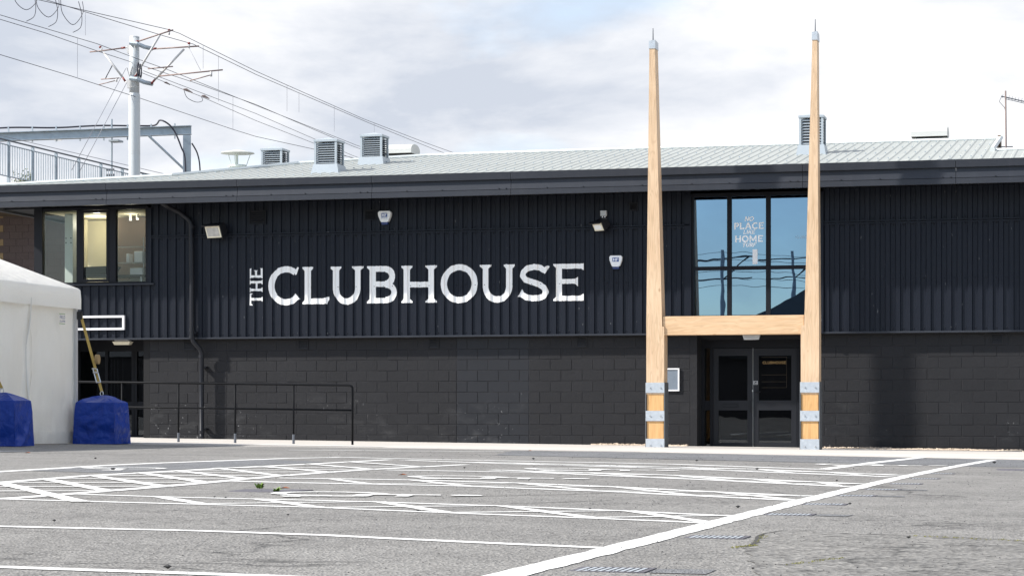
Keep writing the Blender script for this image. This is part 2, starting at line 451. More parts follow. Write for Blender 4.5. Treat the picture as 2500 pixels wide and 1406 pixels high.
    def build(s, name, mat, parent=None, smooth=False, label=None, kind=None):
        off = wloc(parent) if parent else Vector((0, 0, 0))
        me = bpy.data.meshes.new(name)
        me.from_pydata([(v[0] - off.x, v[1] - off.y, v[2] - off.z) for v in s.v], [], s.f)
        me.validate(); me.update()
        if smooth:
            for p in me.polygons: p.use_smooth = True
        me.materials.append(M[mat])
        o = link(bpy.data.objects.new(name, me))
        if parent: o.parent = parent
        if label: o['label'] = label
        if kind: o['kind'] = kind
        return o
def curve(pts, n=6):
    P_ = [Vector(p) for p in pts]; out = []
    for i in range(len(P_) - 1):
        a, b, c, d = P_[max(i - 1, 0)], P_[i], P_[i + 1], P_[min(i + 2, len(P_) - 1)]
        for k in range(n):
            t = k / n; out.append(.5 * (2 * b + (c - a) * t + (2 * a - 5 * b + 4 * c - d) * t * t + (3 * b - a - 3 * c + d) * t ** 3))
    return out + [P_[-1]]
def fixn(o):
    bm = bmesh.new(); bm.from_mesh(o.data); bmesh.ops.recalc_face_normals(bm, faces=bm.faces); bm.to_mesh(o.data); bm.free(); return o
def setorigin(o):
    """move a top-level mesh's origin to the base of its own bounds"""
    vs = [v.co for v in o.data.vertices]
    c = Vector(((min(v.x for v in vs) + max(v.x for v in vs)) / 2, (min(v.y for v in vs) + max(v.y for v in vs)) / 2, min(v.z for v in vs)))
    o.data.transform(Matrix.Translation(-c)); o.location += c; return o
def copy_tree(o, parent=None):
    c = o.copy(); link(c); c.parent = parent
    for ch in list(o.children): copy_tree(ch, c)
    return c
def gz(x, y):
    X = max(-45, min(45, x * CY + y * SY)); return -0.012 * X

# ------------------------------------------------------------------ lettering: painted slab-serif capitals from strokes
def rect(x0, x1, y0, y1): return [(x0, y0), (x1, y0), (x1, y1), (x0, y1)]
SER = [1.0]
def stem(x, t, y0=0., y1=1., top='lr', bot='lr', q=.075):
    q *= SER[0]
    o = [rect(x, x + t, y0, y1)]
    for end, sgn, y in ((top, -1, y1), (bot, 1, y0)):
        if not end: continue
        l = q if 'l' in end else 0; r = q if 'r' in end else 0
        o.append([(x - l, y), (x + t + r, y), (x + t + r, y + sgn * .04), (x + t, y + sgn * .11), (x, y + sgn * .11), (x - l, y + sgn * .04)])
    return o
def arc(cx, cy, rx, ry, a0, a1, t, n=24):
    o = []
    for k in range(n):
        p = []
        for a, i in ((a0 + (a1 - a0) * k / n, 0), (a0 + (a1 - a0) * (k + 1) / n, 1)):
            c, s_ = math.cos(R(a)), math.sin(R(a))
            pr = [(cx + rx * c, cy + ry * s_), (cx + (rx - t) * c, cy + (ry - t) * s_)]
            p += pr if i == 0 else pr[::-1]
        o.append(p)
    return o
def thick(pts, t):
    o = []
    for (a, b), (c, d) in zip(pts, pts[1:]):
        l = math.hypot(c - a, d - b); nx, ny = -(d - b) / l * t / 2, (c - a) / l * t / 2
        o.append([(a + nx, b + ny), (c + nx, d + ny), (c - nx, d - ny), (a - nx, b - ny)])
    for (a, b) in pts[1:-1]:
        o.append([(a + t / 2 * math.cos(k * math.pi / 6), b + t / 2 * math.sin(k * math.pi / 6)) for k in range(12)])
    return o
def glyph(ch, w, t=.165):
    q = .075
    if ch == 'C':
        rx = w * .56
        o = arc(rx, .5, rx, .525, 52, 308, t)
        o.append([(w * .82, .86), (w * .93, 1.0), (w * .97, .98), (w * .90, .80), (w * .86, .78)])
        o.append([(w * .76, .2), (w * .86, .29), (w, .145), (w * .93, .11), (w * .70, .02)])
        return o
    if ch == 'O': return arc(w / 2, .5, w / 2, .525, 0, 360, t, 36)
    if ch == 'L': return stem(q * .6, t, bot='l') + [rect(q, w * .93, 0, t * .9), [(w * .78, t * .9), (w * .93, t * 1.15), (w, t * 1.2), (w, t * .7), (w * .90, 0)]]
    if ch == 'E':
        return stem(q, t, top='l', bot='l') + [rect(q, w, 1 - t * .82, 1), rect(q, w, 0, t * .82), rect(q, w * .8, .46, .59),
            [(w * .9, 1 - t * .8), (w, .82), (w, .9)], [(w * .9, t * .8), (w, .19), (w, .1)], [(w * .7, .47), (w * .8, .39), (w * .8, .65), (w * .7, .58)]]
    if ch == 'F':
        return stem(q, t, top='l') + [rect(q, w, 1 - t * .85, 1), rect(q, w * .8, .44, .58), [(w * .9, 1 - t * .8), (w, .78), (w, .9)]]
    if ch == 'H': return stem(q, t) + stem(w - q - t, t) + [rect(q, w - q, .415, .565)]
    if ch == 'U':
        x0, x1 = q * .9, w - q * .9
        return stem(x0, t, .4, 1, bot='') + stem(x1 - t, t, .4, 1, bot='') + arc((x0 + x1) / 2, .42, (x1 - x0) / 2, .445, 180, 360, t, 20)
    if ch == 'B':
        o = stem(q, t, top='l', bot='l')
        o += [rect(q, w * .6, 1 - t * .92, 1), rect(q, w * .62, .44, .585), rect(q, w * .6, 0, t * .85)]
        o += arc(w * .60, .72, w * .34, .28, -90, 90, t, 16) + arc(w * .62, .29, w * .38, .29, -90, 90, t, 16)
        return o
    if ch == 'S':
        P = [(.84, .825), (.70, .905), (.52, .925), (.33, .90), (.18, .80), (.15, .69), (.24, .585), (.45, .52), (.66, .46), (.82, .37), (.885, .25), (.82, .135), (.66, .085), (.48, .08), (.28, .105), (.12, .19)]
        return thick([(a * w, b) for a, b in P], t * .95) + [[(w * .80, .77), (w * .86, .73), (w, .93), (w * .95, .96), (w * .84, .91)], [(0, .13), (w * .13, .33), (w * .19, .25), (w * .18, .11)]]
    if ch == 'T': return stem(w / 2 - t / 2, t, top='') + [rect(0, w, 1 - t * .85, 1), [(0, 1), (0, .76), (.05, .76), (.1, .9)], [(w, 1), (w, .76), (w - .05, .76), (w - .1, .9)]]
    if ch == 'I': return stem(w / 2 - t / 2, t)
    if ch == 'P': return stem(q, t) + [rect(q, w * .6, 1 - t * .9, 1), rect(q, w * .6, .38, .38 + t * .9)] + arc(w * .60, .69, w * .40, .31, -90, 90, t, 14)
    if ch == 'R': return glyph('P', w, t) + thick([(w * .5, .42), (w * .95, .0)], t) + [rect(w * .8, w * 1.05, 0, .07)]
    if ch == 'K': return stem(q, t) + thick([(w * .95, 1.), (q + t, .46)], t * .8) + thick([(w * .4, .6), (w * .95, 0.)], t) + [rect(w * .75, w * 1.05, .94, 1), rect(w * .78, w * 1.08, 0, .06)]
    if ch == 'N': return stem(q, t * .8) + stem(w - q - t * .8, t * .8, bot='') + thick([(q + .05, 1.), (w - q - .05, 0.)], t)
    if ch == 'M': return stem(q, t * .85) + stem(w - q - t * .85, t * .85) + thick([(q + .08, 1.), (w / 2, .2)], t * .9) + thick([(w - q - .08, 1.), (w / 2, .2)], t * .9)
    if ch == 'A': return thick([(.10, 0.), (w / 2, 1.)], t * .9) + thick([(w - .10, 0.), (w / 2, 1.)], t) + [rect(w * .25, w * .75, .27, .39), rect(0, .24, 0, .06), rect(w - .24, w, 0, .06), rect(w / 2 - .09, w / 2 + .09, .9, 1)]
    return []
WID = dict(C=.93, L=.76, U=.94, B=.865, H=1.02, O=1.05, S=.88, E=.84, T=.9, I=.42, P=.82, R=.86, K=.92, N=.98, M=1.22, A=1.0, F=.78)
def spans(polys, x):
    iv = []
    for p in polys:
        ys = []
        for (a, b), (c, d) in zip(p, p[1:] + p[:1]):
            if (a <= x) != (c <= x): ys.append(b + (d - b) * (x - a) / (c - a))
        ys.sort()
        iv += [(ys[i], ys[i + 1]) for i in range(0, len(ys) - 1, 2)]
    iv.sort(); out = []
    for a, b in iv:
        if out and a <= out[-1][1] + 1e-4: out[-1][1] = max(out[-1][1], b)
        else: out.append([a, b])
    return out
def letter_cells(polys, dx):
    xs = [q[0] for p in polys for q in p]; x0, x1 = min(xs), max(xs); n = max(2, int((x1 - x0) / dx))
    for i in range(n):
        a = x0 + (x1 - x0) * i / n; b = x0 + (x1 - x0) * (i + 1) / n
        for lo, hi in spans(polys, (a + b) / 2): yield a, b, lo, hi
def flat_text(name, text, x, z, h, y, mat, parent, shear=0.0, t=.165, gap=.07, center=True, label=None, th=0.002):
    """one small line of lettering as thin geometry on a plane facing -y"""
    SER[0] = .45
    tot = sum(WID[c] * h for c in text) + gap * h * (len(text) - 1)
    x = x - tot / 2 if center else x
    m = MB()
    for c in text:
        for a, b, lo, hi in letter_cells(glyph(c, WID[c], t), .03):
            m.add([(x + a * h + lo * h * shear, y - th, z + lo * h), (x + b * h + lo * h * shear, y - th, z + lo * h), (x + b * h + hi * h * shear, y - th, z + hi * h), (x + a * h + hi * h * shear, y - th, z + hi * h)], [(0, 1, 2, 3)])
        x += (WID[c] + gap) * h
    SER[0] = 1.0
    return m.build(name, mat, parent, label=label)
def font_text(name, body, loc, size, rot, mat, parent, label=None):
    cu = bpy.data.curves.new(name, 'FONT'); cu.body = body; cu.size = size; cu.align_x = 'CENTER'; cu.extrude = 0.0006
    o = bpy.data.objects.new(name, cu); link(o)
    me = bpy.data.meshes.new_from_object(o)
    bpy.data.objects.remove(o); bpy.data.curves.remove(cu)
    me.transform(Matrix.Translation(Vector(loc)) @ rot.to_4x4())
    me.transform(Matrix.Translation(-wloc(parent)))
    me.materials.clear(); me.materials.append(M[mat])
    q = link(bpy.data.objects.new(name, me)); q.parent = parent
    if label: q['label'] = label
    return q
FRONT = Matrix.Rotation(R(90), 3, 'X')            # text facing -y
SIDE = Matrix.Rotation(R(90), 3, 'Z') @ FRONT     # text facing +x

# ================================================================== SETTING
gxs = [-500, -120] + list(range(-60, 61, 4)) + [120, 500]
gys = [-500, -120] + list(range(-80, 81, 4)) + [140, 500]
m = MB(); W_ = len(gxs)
for y in gys:
    for x in gxs: m.v.append((x, y, gz(x, y)))
for j in range(len(gys) - 1):
    for i in range(W_ - 1): m.f.append((j * W_ + i, j * W_ + i + 1, (j + 1) * W_ + i + 1, (j + 1) * W_ + i))
car_park = m.build('car_park', 'asphalt', kind='structure')

def sheet(name, pts, mat, lift, parent=None, kind=None, nsub=1):
    m = MB(); m.add([(x, y, gz(x, y) + lift) for x, y in pts], [tuple(range(len(pts)))])
    return m.build(name, mat, parent, kind=kind)
# pale concrete forecourt along the building
m = MB()
edge = [(-34, 37.75), (-18.4, 37.7), (-16.8, 37.85), (-14.4, 37.85), (-12.4, 38.0), (-7.6, 38.2), (-4.5, 37.5), (-1.2, 36.65), (8, 35.9)]
for (xa, ya), (xb, yb) in zip(edge, edge[1:]):
    n = 6
    for k in range(n):
        p0 = (xa + (xb - xa) * k / n, ya + (yb - ya) * k / n); p1 = (xa + (xb - xa) * (k + 1) / n, ya + (yb - ya) * (k + 1) / n)
        m.quad((*p0, gz(*p0) + .012), (*p1, gz(*p1) + .012), (p1[0], 48.2, gz(p1[0], 48.2) + .012), (p0[0], 48.2, gz(p0[0], 48.2) + .012))
        m.quad((*p0, gz(*p0) - .02), (*p1, gz(*p1) - .02), (*p1, gz(*p1) + .012), (*p0, gz(*p0) + .012))
forecourt = m.build('pavement', 'pale_concrete', kind='structure')
# painted edge line on the ramp side, bright worn concrete strip

# ---- painted markings: each line a part of the car park
def stripe(pts, w, lift, name='parking_line'):
    """ragged hand-laid strip of paint following pts"""
    P = [Vector((x, y)) for x, y in pts]; L_ = []; R_ = []
    dense = []
    for a, b in zip(P, P[1:]):
        n = max(1, int((b - a).length / 0.12))
        dense += [a + (b - a) * k / n for k in range(n)]
    dense.append(P[-1])
    for i, p in enumerate(dense):
        d = (dense[min(i + 1, len(dense) - 1)] - dense[max(i - 1, 0)]).normalized(); nrm = Vector((-d.y, d.x))
        j = noise.noise(Vector((p.x * 3, p.y * 3, 1.3))) * .012; j2 = noise.noise(Vector((p.x * 9, p.y * 9, 5.3))) * .014; j3 = noise.noise(Vector((p.x * 9, p.y * 9, 9.3))) * .014
        a = p + nrm * (w / 2 + j2 + j); b = p - nrm * (w / 2 + j3 - j)
        L_.append((a.x, a.y, gz(a.x, a.y) + lift)); R_.append((b.x, b.y, gz(b.x, b.y) + lift))
    m = MB(); n = len(L_)
    m.v = R_ + L_; m.f = [(i, i + 1, n + i + 1, n + i) for i in range(n - 1)]
    return m.build(name, 'road_paint', car_park)
LW = .118
lift = [0.003]
def st(pts, w=LW, name='parking_line'):
    lift[0] += 0.00006
    return stripe(pts, w, lift[0], name)
st([(-2.17, 7.2), (-2.15, 10.0), (-2.13, 16.5), (-2.09, 20.5), (-2.05, 24.1), (-1.9, 30), (-1.66, 35.9)], .145, 'boundary_line')
st([(-4.6, 7.95), (-3.0, 7.9), (-2.2, 7.85)])
st([(-6.2, 10.75), (-5.44, 10.68), (-4.42, 10.75), (-3.68, 10.64), (-2.95, 10.4), (-2.2, 10.2)])
st([(-8.2, 14.1), (-7.12, 13.93), (-6.04, 13.84), (-4.85, 13.77), (-4.56, 13.67), (-3.8, 13.4), (-2.77, 13.11), (-2.2, 12.9)])
st([(-7.05, 15.0), (-6.28, 14.87), (-5.13, 14.85), (-4.76, 14.8), (-3.88, 14.62), (-3.02, 14.3), (-2.2, 13.87)])
st([(-7.3, 18.6), (-6.76, 18.5), (-5.3, 18.55), (-3.78, 17.88), (-3.1, 17.38), (-2.2, 16.78)], .18)
st([(-7.3, 19.75), (-6.1, 19.95), (-5.04, 19.65), (-4.04, 19.1), (-3.0, 18.26), (-2.2, 17.73)], .18)
st([(-7.4, 23.3), (-5.81, 23.45), (-4.78, 22.65), (-3.69, 21.84), (-2.56, 20.78), (-2.18, 20.46)], .2)
st([(-6.46, 24.1), (-4.48, 23.4), (-3.85, 22.85), (-2.68, 21.78), (-2.18, 21.42)], .2)
st([(-8.77, 28.4), (-6.85, 27.2), (-4.62, 26.2), (-3.08, 24.95), (-2.16, 24.26)], .22)
st([(-7.7, 28.0), (-6.1, 27.4), (-4.02, 26.75), (-3.34, 26.14), (-2.13, 25.02)], .22)
st([(-9.95, 29.5), (-8.72, 29.2), (-6.1, 28.9), (-5.26, 28.7), (-3.78, 27.6), (-3.23, 27.25)], .24)
st([(-3.23, 27.25), (-3.09, 32.3), (-2.81, 37.6)], .17)
st([(-10.1, 17.5), (-10.2, 19.9), (-10.5, 23.2), (-10.5, 24.6), (-10.3, 28.2), (-10.0, 29.6)], .16)
st([(-8.6, 15.0), (-8.7, 17.0), (-8.98, 19.4), (-8.98, 20.5), (-9.03, 22.8), (-8.97, 25.9), (-9.0, 28.5)], .14)
st([(-7.1, 13.95), (-7.12, 14.95), (-7.22, 16.9), (-7.37, 18.7), (-7.52, 20.3), (-7.58, 21.9), (-7.6, 23.3), (-7.4, 26.5)], .14)
# zigzag hatching in the side strips
def zig(pts, w=.13):
    for a, b in zip(pts, pts[1:]): st([a, b], w, 'hatch_line')
def cross(U, Lo, w=.105):
    for a, b in zip(U, Lo): st([a, b], w, 'hatch_line')
    for b, a in zip(Lo, U[2:] + [(-2.2, U[-1][1] - .35)]): st([b, a], w * .8, 'hatch_line')
cross([(-6.33, 14.8), (-5.62, 14.82), (-4.78, 14.86), (-3.86, 14.64), (-2.93, 14.3)], [(-5.67, 13.9), (-4.8, 13.74), (-3.87, 13.43), (-2.93, 13.2), (-2.19, 12.95)])
cross([(-6.73, 19.65), (-6.07, 19.9), (-5.0, 19.6), (-4.03, 19.1), (-2.99, 18.22)], [(-6.06, 18.58), (-5.16, 18.52), (-3.96, 17.98), (-3.05, 17.36), (-2.24, 16.9)])
cross([(-6.3, 24.0), (-5.3, 23.7), (-4.3, 23.25), (-3.3, 22.3), (-2.6, 21.7)], [(-5.4, 23.3), (-4.4, 22.4), (-3.4, 21.6), (-2.8, 21.0), (-2.3, 20.6)])
cross([(-7.4, 27.9), (-6.1, 27.4), (-4.9, 27.0), (-3.9, 26.6), (-3.0, 25.8)], [(-6.4, 26.95), (-5.2, 26.5), (-4.2, 25.9), (-3.3, 25.15), (-2.4, 24.45)])
dl = [((-8.63, 16.9), (-6.45, 13.75)), ((-8.86, 18.16), (-7.15, 15.7)), ((-8.96, 19.33), (-7.22, 16.9)), ((-9.0, 20.5), (-7.34, 18.05)), ((-9.02, 21.45), (-7.4, 19.2)), ((-9.08, 22.7), (-7.5, 20.35)), ((-9.05, 23.9), (-7.6, 21.95)), ((-9.0, 25.3), (-7.6, 23.4)), ((-9.0, 26.8), (-7.5, 24.9))]
for a, b in dl: st([a, b], .13, 'hatch_line')
for a, b in zip([((-8.55, 14.6), 0), ((-8.55, 15.75), 0)] + dl, dl[1:]): st([a[0], b[1]], .10, 'hatch_line')
st([(-12.55, 34.4), (-9.45, 36.1)], .16); st([(-15.2, 29.1), (-14.9, 30.05)], .2)
st([(-18.0, 38.6), (-15.5, 38.5), (-12.33, 38.75)], .5, 'ramp_edge_line').data.transform(Matrix.Translation((0, 0, .012)))

def wheelchair(cx, cy, ang, h):
    """painted wheelchair-user symbol: head, back, seat, leg and wheel ring, one joined marking"""
    polys = []
    polys += arc(-.05, -.12, .33, .33, 105, 370, .085, 20)
    polys += [[(-.10 + .09 * math.cos(k * math.pi / 6), .62 + .09 * math.sin(k * math.pi / 6)) for k in range(12)]]
    polys += thick([(-.09, .48), (-.04, .08), (.24, .08), (.36, -.28), (.47, -.24)], .095) + thick([(-.06, .30), (.20, .30)], .075)
    m = MB(); ca, sa = math.cos(ang), math.sin(ang); lift[0] += .00006
    for a, b, lo, hi in letter_cells(polys, .02):
        q = []
        for u, v in ((a, lo), (b, lo), (b, hi), (a, hi)):
            x = cx + (u * ca - v * sa) * h; y = cy + (u * sa + v * ca) * h
            q.append((x, y, gz(x, y) + lift[0]))
        m.add(q, [(0, 1, 2, 3)])
    return m.build('wheelchair_symbol', 'road_paint', car_park)
wheelchair(-5.35, 16.0, R(-80), 1.35)
wheelchair(-5.75, 20.95, R(-80), 1.5)
wheelchair(-5.6, 24.9, R(-78), 1.5)
wheelchair(-9.8, 21.8, R(-170), 1.2)
wheelchair(-3.0, 30.2, R(-80), 1.5)

# worn patches of other tarmac
def patch(name, pts, mat, lf):
    m = MB(); c = (sum(p[0] for p in pts) / len(pts), sum(p[1] for p in pts) / len(pts)); rim = []
    for (a, b) in zip(pts, pts[1:] + pts[:1]):
        n = max(1, int(math.hypot(b[0] - a[0], b[1] - a[1]) / .15))
        for k in range(n):
            x = a[0] + (b[0] - a[0]) * k / n; y = a[1] + (b[1] - a[1]) * k / n
            x += .05 * noise.noise(Vector((x * 4, y * 4, 2))); y += .1 * noise.noise(Vector((x * 4, y * 4, 7)))
            rim.append((x, y, gz(x, y) + lf))
    rim.append((c[0], c[1], gz(*c) + lf)); n = len(rim) - 1
    m.v = rim; m.f = [(k, (k + 1) % n, n) for k in range(n)]
    return m.build(name, mat, car_park)
patch('tarmac_patch', [(-1.6, 10.55), (-1.7, 11.8), (-1.66, 12.25), (-1.0, 12.0), (-.3, 11.7), (1.2, 11.2), (1.4, 8.0), (-1.0, 7.5), (-1.35, 9.0)], 'asphalt_old', .0028)
def crack(pts, w):
    o = stripe(pts, w, .0036, 'tarmac_joint'); o.data.materials.clear(); o.data.materials.append(M['joint_dark']); return o
simple('joint_dark', (0.04, 0.038, 0.035), 0.9, var=.4, scale=20)
crack([(-1.6, 10.55), (-1.62, 11.0), (-1.7, 11.6), (-1.7, 11.85), (-1.66, 12.25), (-1.5, 12.3)], .02); crack([(-1.2, 12.05), (-.7, 11.95), (-.3, 11.7), (.6, 11.4)], .018)
crack([(-9.9, 33.4), (-6, 32.2), (-1.5, 31.0), (2, 30.2)], .05); crack([(-18, 28.6), (-15, 28.9), (-12, 29.2), (-9, 29.9)], .035); crack([(-4.6, 16.0), (-4.0, 17.0), (-3.5, 18.2), (-3.3, 19.0)], .02); crack([(-3.9, 15.0), (-3.4, 16.0)], .018)
patch('tarmac_patch', [(-8.8, 33.0), (-1.5, 30.5), (2, 29.5), (6, 33), (3, 36.0), (-1.6, 36.3), (-4.5, 37.0), (-7.6, 37.7), (-9.6, 37.2)], 'asphalt_new', .0025)
patch('tarmac_patch', [(-10.3, 20.5), (-9.2, 20.3), (-9.2, 26.5), (-10.35, 27.5)], 'asphalt_new', .0025)

# ================================================================== CLUBHOUSE
P, CL, FA = 46.10, 45.90, 44.90          # block wall face, cladding crest, fascia face
ROOF0, PITCH = 5.515, 0.18
club = thing('clubhouse', 'black two-storey clubhouse with corrugated upper floor, block ground floor and pale metal roof', 'building', (-12, P, 0))

# ---- block walls
def block_mesh(L_, H_=.215, D_=.10, b=.0045):
    x, z = L_ / 2, H_ / 2
    v = [(-x, D_, -z), (x, D_, -z), (x, D_, z), (-x, D_, z), (-x, b, -z), (x, b, -z), (x, b, z), (-x, b, z), (-x + b, 0, -z + b), (x - b, 0, -z + b), (x - b, 0, z - b), (-x + b, 0, z - b)]
    f = [(8, 9, 10, 11), (4, 5, 9, 8), (5, 6, 10, 9), (6, 7, 11, 10), (7, 4, 8, 11), (0, 1, 5, 4), (1, 2, 6, 5), (2, 3, 7, 6), (3, 0, 4, 7)]
    me = bpy.data.meshes.new('block'); me.from_pydata(v, [], f); me.update(); return me
bm_cache = {}
def block_wall(parent, panels, y, courses, zbase, name, small, skip=None, mat_small='black_block', ch=.225, bl=.45):
    """lay stretcher-bond blocks; cut pieces are joined into one part"""
    cnt = 0; off = wloc(parent)
    for (x0, x1, mat, ph, colfn) in panels:
        for k in range(courses):
            z = zbase + k * ch
            x = x0 + .005 - (bl * ((ph + .5 * (k % 2)) % 1.0))
            while x < x1 - .01:
                a, b = max(x, x0), min(x + bl, x1); x += bl
                if b - a < .03: continue
                L_ = round(b - a - .011, 2); mt = colfn(a, b, k) if colfn else mat
                if skip and skip(a, b, z): continue
                if L_ < .22 or (small and small(a, b, k)):
                    vs = [(v.co.x + (a + b) / 2, v.co.y + y + random.uniform(-.002, .002), v.co.z + z + ch / 2) for v in block_mesh(L_).vertices]
                    jm.setdefault(mat, MB()).add(vs, [(8, 9, 10, 11), (4, 5, 9, 8), (5, 6, 10, 9), (6, 7, 11, 10), (7, 4, 8, 11), (0, 1, 5, 4), (1, 2, 6, 5), (2, 3, 7, 6), (3, 0, 4, 7)])
                    continue
                key = (L_, mt)
                if key not in bm_cache:
                    bm_cache[key] = block_mesh(L_); bm_cache[key].materials.append(M[mt])
                o = link(bpy.data.objects.new(name, bm_cache[key])); o.parent = parent
                o.location = Vector(((a + b) / 2, y + random.uniform(-.0025, .0025), z + ch / 2)) - off
                o.rotation_euler = (random.uniform(-.006, .006), 0, random.uniform(-.006, .006)); cnt += 1
    return cnt
jm = {}
ZB = .179 - .45
mw = MB()
for a, b in ((-20.0, -8.16), (-5.50, 3.0)): mw.box(a, b, P + .0055, P + .16, -.5, 2.26)
wall = mw.build('block_wall', 'mortar_black', club)
pan = [(-20.0, -18.22, 'black_block', .55, None), (-18.22, -13.10, 'black_block', .5, None), (-13.10, -11.54, 'smooth_block', .5, None), (-11.54, -8.16, 'black_block', .0, None), (-5.50, 2.95, 'black_block', .85, None)]
hide = lambda a, b, z: (z + .225 < gz(a, P) - .0)
nb = block_wall(wall, pan, P, 11, ZB, 'block', lambda a, b, k: k == 10 or (k <= 1) or (-8.75 < a < -8.2) or a > -1.4, hide)
for k_, mm in jm.items(): mm.build('cut_blocks', k_, wall, kind='stuff')
jm = {}
# door reveal and recesses
MB().box(-8.165, -8.02, P + .001, 47.3, -.5, 2.24).build('door_reveal', 'black_block', club); MB().box(-5.64, -5.495, P + .001, 47.3, -.5, 2.24).build('door_reveal', 'black_block', club)
# inner structure that keeps the light out
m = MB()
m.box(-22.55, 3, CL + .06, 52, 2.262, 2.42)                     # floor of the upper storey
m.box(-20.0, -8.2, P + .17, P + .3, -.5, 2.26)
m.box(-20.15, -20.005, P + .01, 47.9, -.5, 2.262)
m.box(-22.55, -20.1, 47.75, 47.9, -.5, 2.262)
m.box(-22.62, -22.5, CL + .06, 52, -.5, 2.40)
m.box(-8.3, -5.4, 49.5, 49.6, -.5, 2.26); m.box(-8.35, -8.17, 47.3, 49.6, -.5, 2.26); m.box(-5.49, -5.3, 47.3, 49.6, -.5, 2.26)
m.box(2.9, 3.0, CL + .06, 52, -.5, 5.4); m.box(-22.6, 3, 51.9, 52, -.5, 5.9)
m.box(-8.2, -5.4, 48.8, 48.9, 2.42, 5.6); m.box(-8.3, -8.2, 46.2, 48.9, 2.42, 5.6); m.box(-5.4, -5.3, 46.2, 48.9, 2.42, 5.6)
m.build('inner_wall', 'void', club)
m = MB(); m.box(-8.15, -5.5, P + .2, 47.4, 2.14, 2.258); m.build('door_header', 'black_block', club)

# ---- corrugated cladding
PIT, DEP = .2, .029
PROF = [(0, 0), (.082, 0), (.096, 1), (.186, 1), (.2, 0)]
def prof(x):
    u = (x % PIT)
    for (a, p), (b, q) in zip(PROF, PROF[1:]):
        if a <= u <= b: return DEP * (p + (q - p) * (u - a) / (b - a))
    return 0
def breaks(x0, x1):
    xs = {x0, x1}; k = math.floor(x0 / PIT)
    while k * PIT < x1:
        for a, _ in PROF:
            x = k * PIT + a
            if x0 < x < x1: xs.add(round(x, 5))
        k += 1
    return sorted(xs)
def clad(x0, x1, z0, z1, y=CL, name='cladding_sheet', mat='cladding', parent=None):
    x = x0
    while x < x1 - .01:
        e = min(x1, math.floor(x + 1.0001)); e = e if e > x + .05 else min(x1, e + 1)
        m = MB(); xs = breaks(x, e); n = len(xs)
        m.v = [(a, y + prof(a) + .0004 * (int(x) % 3), z0) for a in xs] + [(a, y + prof(a) + .0004 * (int(x) % 3), z1) for a in xs]
        m.f = [(i, i + 1, n + i + 1, n + i) for i in range(n - 1)]
        m.build(name, mat, parent or club); x = e
JZ = 4.45
TOPZ = 5.12
clad(-22.40, -19.90, 2.26, 3.40)
clad(-19.90, -8.13, 2.26, JZ); clad(-19.90, -8.13, JZ, TOPZ)
clad(-5.44, 2.9, 2.26, JZ); clad(-5.44, 2.9, JZ, TOPZ)
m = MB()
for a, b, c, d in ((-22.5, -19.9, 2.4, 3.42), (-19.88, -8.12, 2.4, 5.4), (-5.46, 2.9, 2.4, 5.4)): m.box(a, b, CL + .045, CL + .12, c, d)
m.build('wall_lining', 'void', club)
m = MB()
for a, b in ((-19.9, -8.13), (-5.44, 2.9)):
    m.box(a, b, CL - .03, CL + .03, JZ - .010, JZ + .014); m.box(a, b, CL - .014, CL + .03, JZ - .055, JZ - .026)
m.build('joint_flashing', 'cladding', club)
m = MB()
for a, b in ((-22.42, -8.13), (-5.44, 2.9)): m.box(a, b, CL - .010, CL + .2, 2.228, 2.262)
m.build('drip_flashing', 'fascia_metal', club)
for q_ in ((-8.24, -8.10, CL - .03, CL + .06, 2.23, 5.06), (-5.5, -5.43, CL - .03, CL + .06, 2.23, 5.06), (-19.95, -19.87, CL - .02, CL + .06, 3.40, 5.06), (-22.45, -22.37, CL - .022, CL + .06, 2.23, 3.41)): MB().box(*q_).build('corner_trim', 'cladding', club)
m = MB()
for x0, x1 in ((-22.3, -8.2), (-5.4, -1.0)):
    k = math.ceil(x0 / PIT)
    while k * PIT + .14 < x1:
        x = k * PIT + .15; k += 1
        for z in (2.315, 3.30, JZ - .09, JZ + .06):
            if x < -19.95 and z > 2.5: continue
            y = CL + DEP
            m.add([(x - .011, y, z - .011), (x + .011, y, z - .011), (x + .011, y, z + .011), (x - .011, y, z + .011), (x, y - .012, z)], [(0, 1, 4), (1, 2, 4), (2, 3, 4), (3, 0, 4)])
m.build('fixing_screws', 'black_metal', club, kind='stuff')

# ---- painted lettering, following the corrugations
def painted(ch, x0, x1, z0, z1, rot=False):
    w = (x1 - x0) / (z1 - z0) if not rot else (z1 - z0) / (x1 - x0)
    polys = glyph(ch, w, .165 if not rot else .17)
    if rot: polys = [[(1 - b, a) for a, b in p] for p in polys]      # turned to read upwards
    h = (z1 - z0) if not rot else (x1 - x0)
    m = MB()
    for a, b, lo, hi in letter_cells(polys, .0075 if not rot else .02):
        xa, xb = x0 + a * h, x0 + b * h
        jl = .007 * noise.noise(Vector((xa * 22, lo * 3, 3))); jh = .007 * noise.noise(Vector((xa * 22, hi * 3, 8)))
        m.add([(xa, CL + prof(xa) - .003, z0 + lo * h + jl), (xb, CL + prof(xb) - .003, z0 + lo * h + jl), (xb, CL + prof(xb) - .003, z0 + hi * h + jh), (xa, CL + prof(xa) - .003, z0 + hi * h + jh)], [(0, 1, 2, 3)])
    return m.build('painted_letter', 'sign_paint', club)
t_ = NT('sign_paint'); p_ = t_.pos()
c_ = t_.mix(t_.noise(p_, 3, 5), (0.82, 0.81, 0.79), (0.88, 0.87, 0.85))
c_ = t_.mix(t_.ramp(t_.noise(p_, 22, 4, .7), [(.68, 0.), (.76, .5)]), c_, (.42, .41, .40))
t_.bsdf(c_, .6); M['sign_paint'] = t_.m
LX = [(-17.202, -16.493), (-16.42, -15.844), (-15.807, -15.09), (-15.0, -14.343), (-14.253, -13.476), (-13.387, -12.591), (-12.538, -11.801), (-11.731, -11.061), (-10.975, -10.336)]
